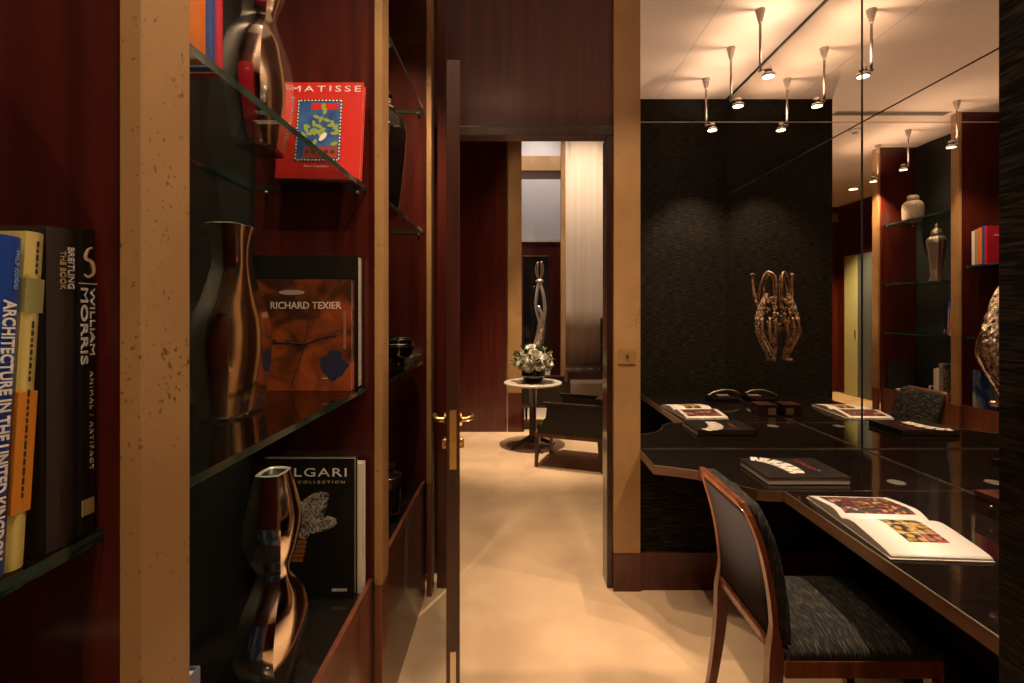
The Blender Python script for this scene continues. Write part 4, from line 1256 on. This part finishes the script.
# flower bowl
t = thing('flower_arrangement', 'white flowers with green leaves in a black bowl on the marble table', 'flowers', (0.185, 5.33, 0.7003))
MB().lathe([(0.07, 0), (0.095, 0.012), (0.122, 0.06), (0.126, 0.1), (0.112, 0.145), (0.104, 0.15), (0.098, 0.14)], n=44).build('bowl', M['black_gloss'], t)
rg = random.Random(21)
petal_m = noise_mat('white_petals', (0.78, 0.74, 0.62), (0.88, 0.85, 0.76), (1, 1, 1), 20, 3, 0.6)
leaf_m = noise_mat('green_leaves', (0.02, 0.05, 0.012), (0.10, 0.15, 0.04), (1, 1, 1), 15, 3, 0.5)


def bloom(c, r, d):
    b = MB(); d = Vector(d).normalized()
    q = d.to_track_quat('Z', 'Y').to_matrix().to_4x4()
    b2 = bmesh.new(); bmesh.ops.create_icosphere(b2, subdivisions=2, radius=r * 0.45)
    b.add(b2, Matrix.Translation(c) @ q, smooth=True)
    for ringi, (nn, tilt, rad) in enumerate(((9, 0.15, 1.0), (8, 0.55, 0.9), (7, 0.95, 0.75), (5, 1.25, 0.55))):
        for k in range(nn):
            a = 2 * PI * k / nn + ringi * 0.4
            b3 = bmesh.new(); bmesh.ops.create_circle(b3, cap_ends=True, segments=8, radius=1)
            for v in b3.verts:
                v.co.z = 0.25 * (v.co.x ** 2)
            mt = Matrix.Translation(c) @ q @ Matrix.Rotation(a, 4, 'Z') @ Matrix.Rotation(-tilt, 4, 'Y') @ Matrix.Translation((r * rad * 0.55, 0, 0)) @ Matrix.Diagonal((r * 0.5, r * 0.38, r * 0.4, 1))
            b.add(b3, mt, smooth=True)
    return b


for k, (x, y, z, r) in enumerate([(-0.10, -0.10, 0.22, 0.075), (0.11, -0.09, 0.21, 0.085), (0.01, -0.13, 0.27, 0.078), (-0.02, -0.04, 0.34, 0.065), (0.08, 0.02, 0.33, 0.055),
                                  (-0.12, 0.02, 0.27, 0.06), (0.15, 0.03, 0.25, 0.06), (0.0, 0.10, 0.30, 0.06), (-0.08, 0.1, 0.24, 0.06), (0.08, 0.12, 0.24, 0.06), (-0.05, -0.14, 0.18, 0.055), (0.05, -0.16, 0.19, 0.05)]):
    bloom((x, y, z), r * 1.2, (x * 2.0, y * 2.0 - 0.05, z - 0.12)).build('bloom', petal_m, t)
b = MB()
for k in range(230):
    a = rg.uniform(0, 2 * PI); el = rg.uniform(0.0, 1.3); rr_ = rg.uniform(0.15, 0.245)
    c = Vector((rr_ * math.cos(a) * math.cos(el), rr_ * math.sin(a) * math.cos(el), 0.165 + rr_ * 1.0 * math.sin(el)))
    d = (c - Vector((0, 0, 0.1))).normalized() + Vector((rg.uniform(-.5, .5), rg.uniform(-.5, .5), rg.uniform(-.3, .5)))
    q = d.normalized().to_track_quat('X', 'Z').to_matrix().to_4x4()
    b3 = bmesh.new(); bmesh.ops.create_circle(b3, cap_ends=True, segments=8, radius=1)
    for v in b3.verts:
        v.co.z = -0.3 * v.co.x ** 2; v.co.y *= (1 - 0.5 * max(0, v.co.x))
    b.add(b3, Matrix.Translation(c) @ q @ Matrix.Rotation(rg.uniform(-1, 1), 4, 'X') @ Matrix.Diagonal((0.034, 0.013, 0.02, 1)), smooth=True)
b.build('foliage', leaf_m, t)


# armchairs
def armchair(label, loc, rz):
    """low square armchair facing -x locally: width along y, depth along x; origin centre on the floor"""
    t = thing('armchair', label, 'armchair', loc, (0, 0, rz))
    W, D = 0.27, 0.32
    for sx_ in (-1, 1):
        for sy_ in (-1, 1):
            b = MB()
            b.bar([(sx_ * (D - 0.01) + (0.03 if sx_ > 0 else 0), sy_ * (W - 0.02), 0), (sx_ * (D - 0.02), sy_ * (W - 0.02), 0.15), (sx_ * (D - 0.025), sy_ * (W - 0.02), 0.285)], [0.013, 0.017, 0.022], [0.013, 0.016, 0.02])
            b.build('leg', M['dark_wood'], t)
    MB().box(-D + 0.0, D, -W, W, 0.2855, 0.325, 0.004).build('seat_frame', M['chair_wood'], t)
    cushion(-D + 0.02, D - 0.07, -W + 0.045, W - 0.045, 0.3255, 0.40, 0.03).build('seat', M['leather'], t)
    for s in (-1, 1):
        # side panel with a swept front edge
        out_ = [(-D + 0.03, 0.3255), (D, 0.3255), (D + 0.01, 0.60), (-D + 0.10, 0.60), (-D + 0.125, 0.56), (-D + 0.115, 0.48), (-D + 0.07, 0.40)]
        b = MB(); y0, y1 = s * W - 0.018, s * W + 0.018
        A = [b.bm.verts.new((x, y0, z)) for x, z in out_]; B_ = [b.bm.verts.new((x, y1, z)) for x, z in out_]
        b.face(A); b.face(list(reversed(B_)))
        for i in range(len(out_)):
            j = (i + 1) % len(out_)
            b.face([A[i], A[j], B_[j], B_[i]])
        b.build('arm_panel', M['leather'], t)
        MB().box(-D + 0.085, D + 0.012, s * W - 0.021, s * W + 0.021, 0.6005, 0.615, 0.004).build('arm_rail', M['dark_wood'], t)
    b = MB()
    b.rings([[(D - 0.06, -W + 0.019, z), (D + 0.01 + 0.05 * (z - 0.33), -W + 0.019, z), (D + 0.01 + 0.05 * (z - 0.33), W - 0.019, z), (D - 0.06, W - 0.019, z)] for z in (0.3255, 0.45, 0.66)], smooth=False)
    b.build('backrest', M['leather'], t)
    MB().box(D - 0.065, D + 0.035, -W + 0.01, W - 0.01, 0.6605, 0.675, 0.004).build('back_rail', M['dark_wood'], t)
    return t


armchair('dark leather armchair with low arms beside the marble table', (0.565, 4.82, 0), math.atan2(-0.22, 0.6))
armchair('dark armchair half hidden behind the marble table', (0.36, 6.35, 0), math.radians(-95))
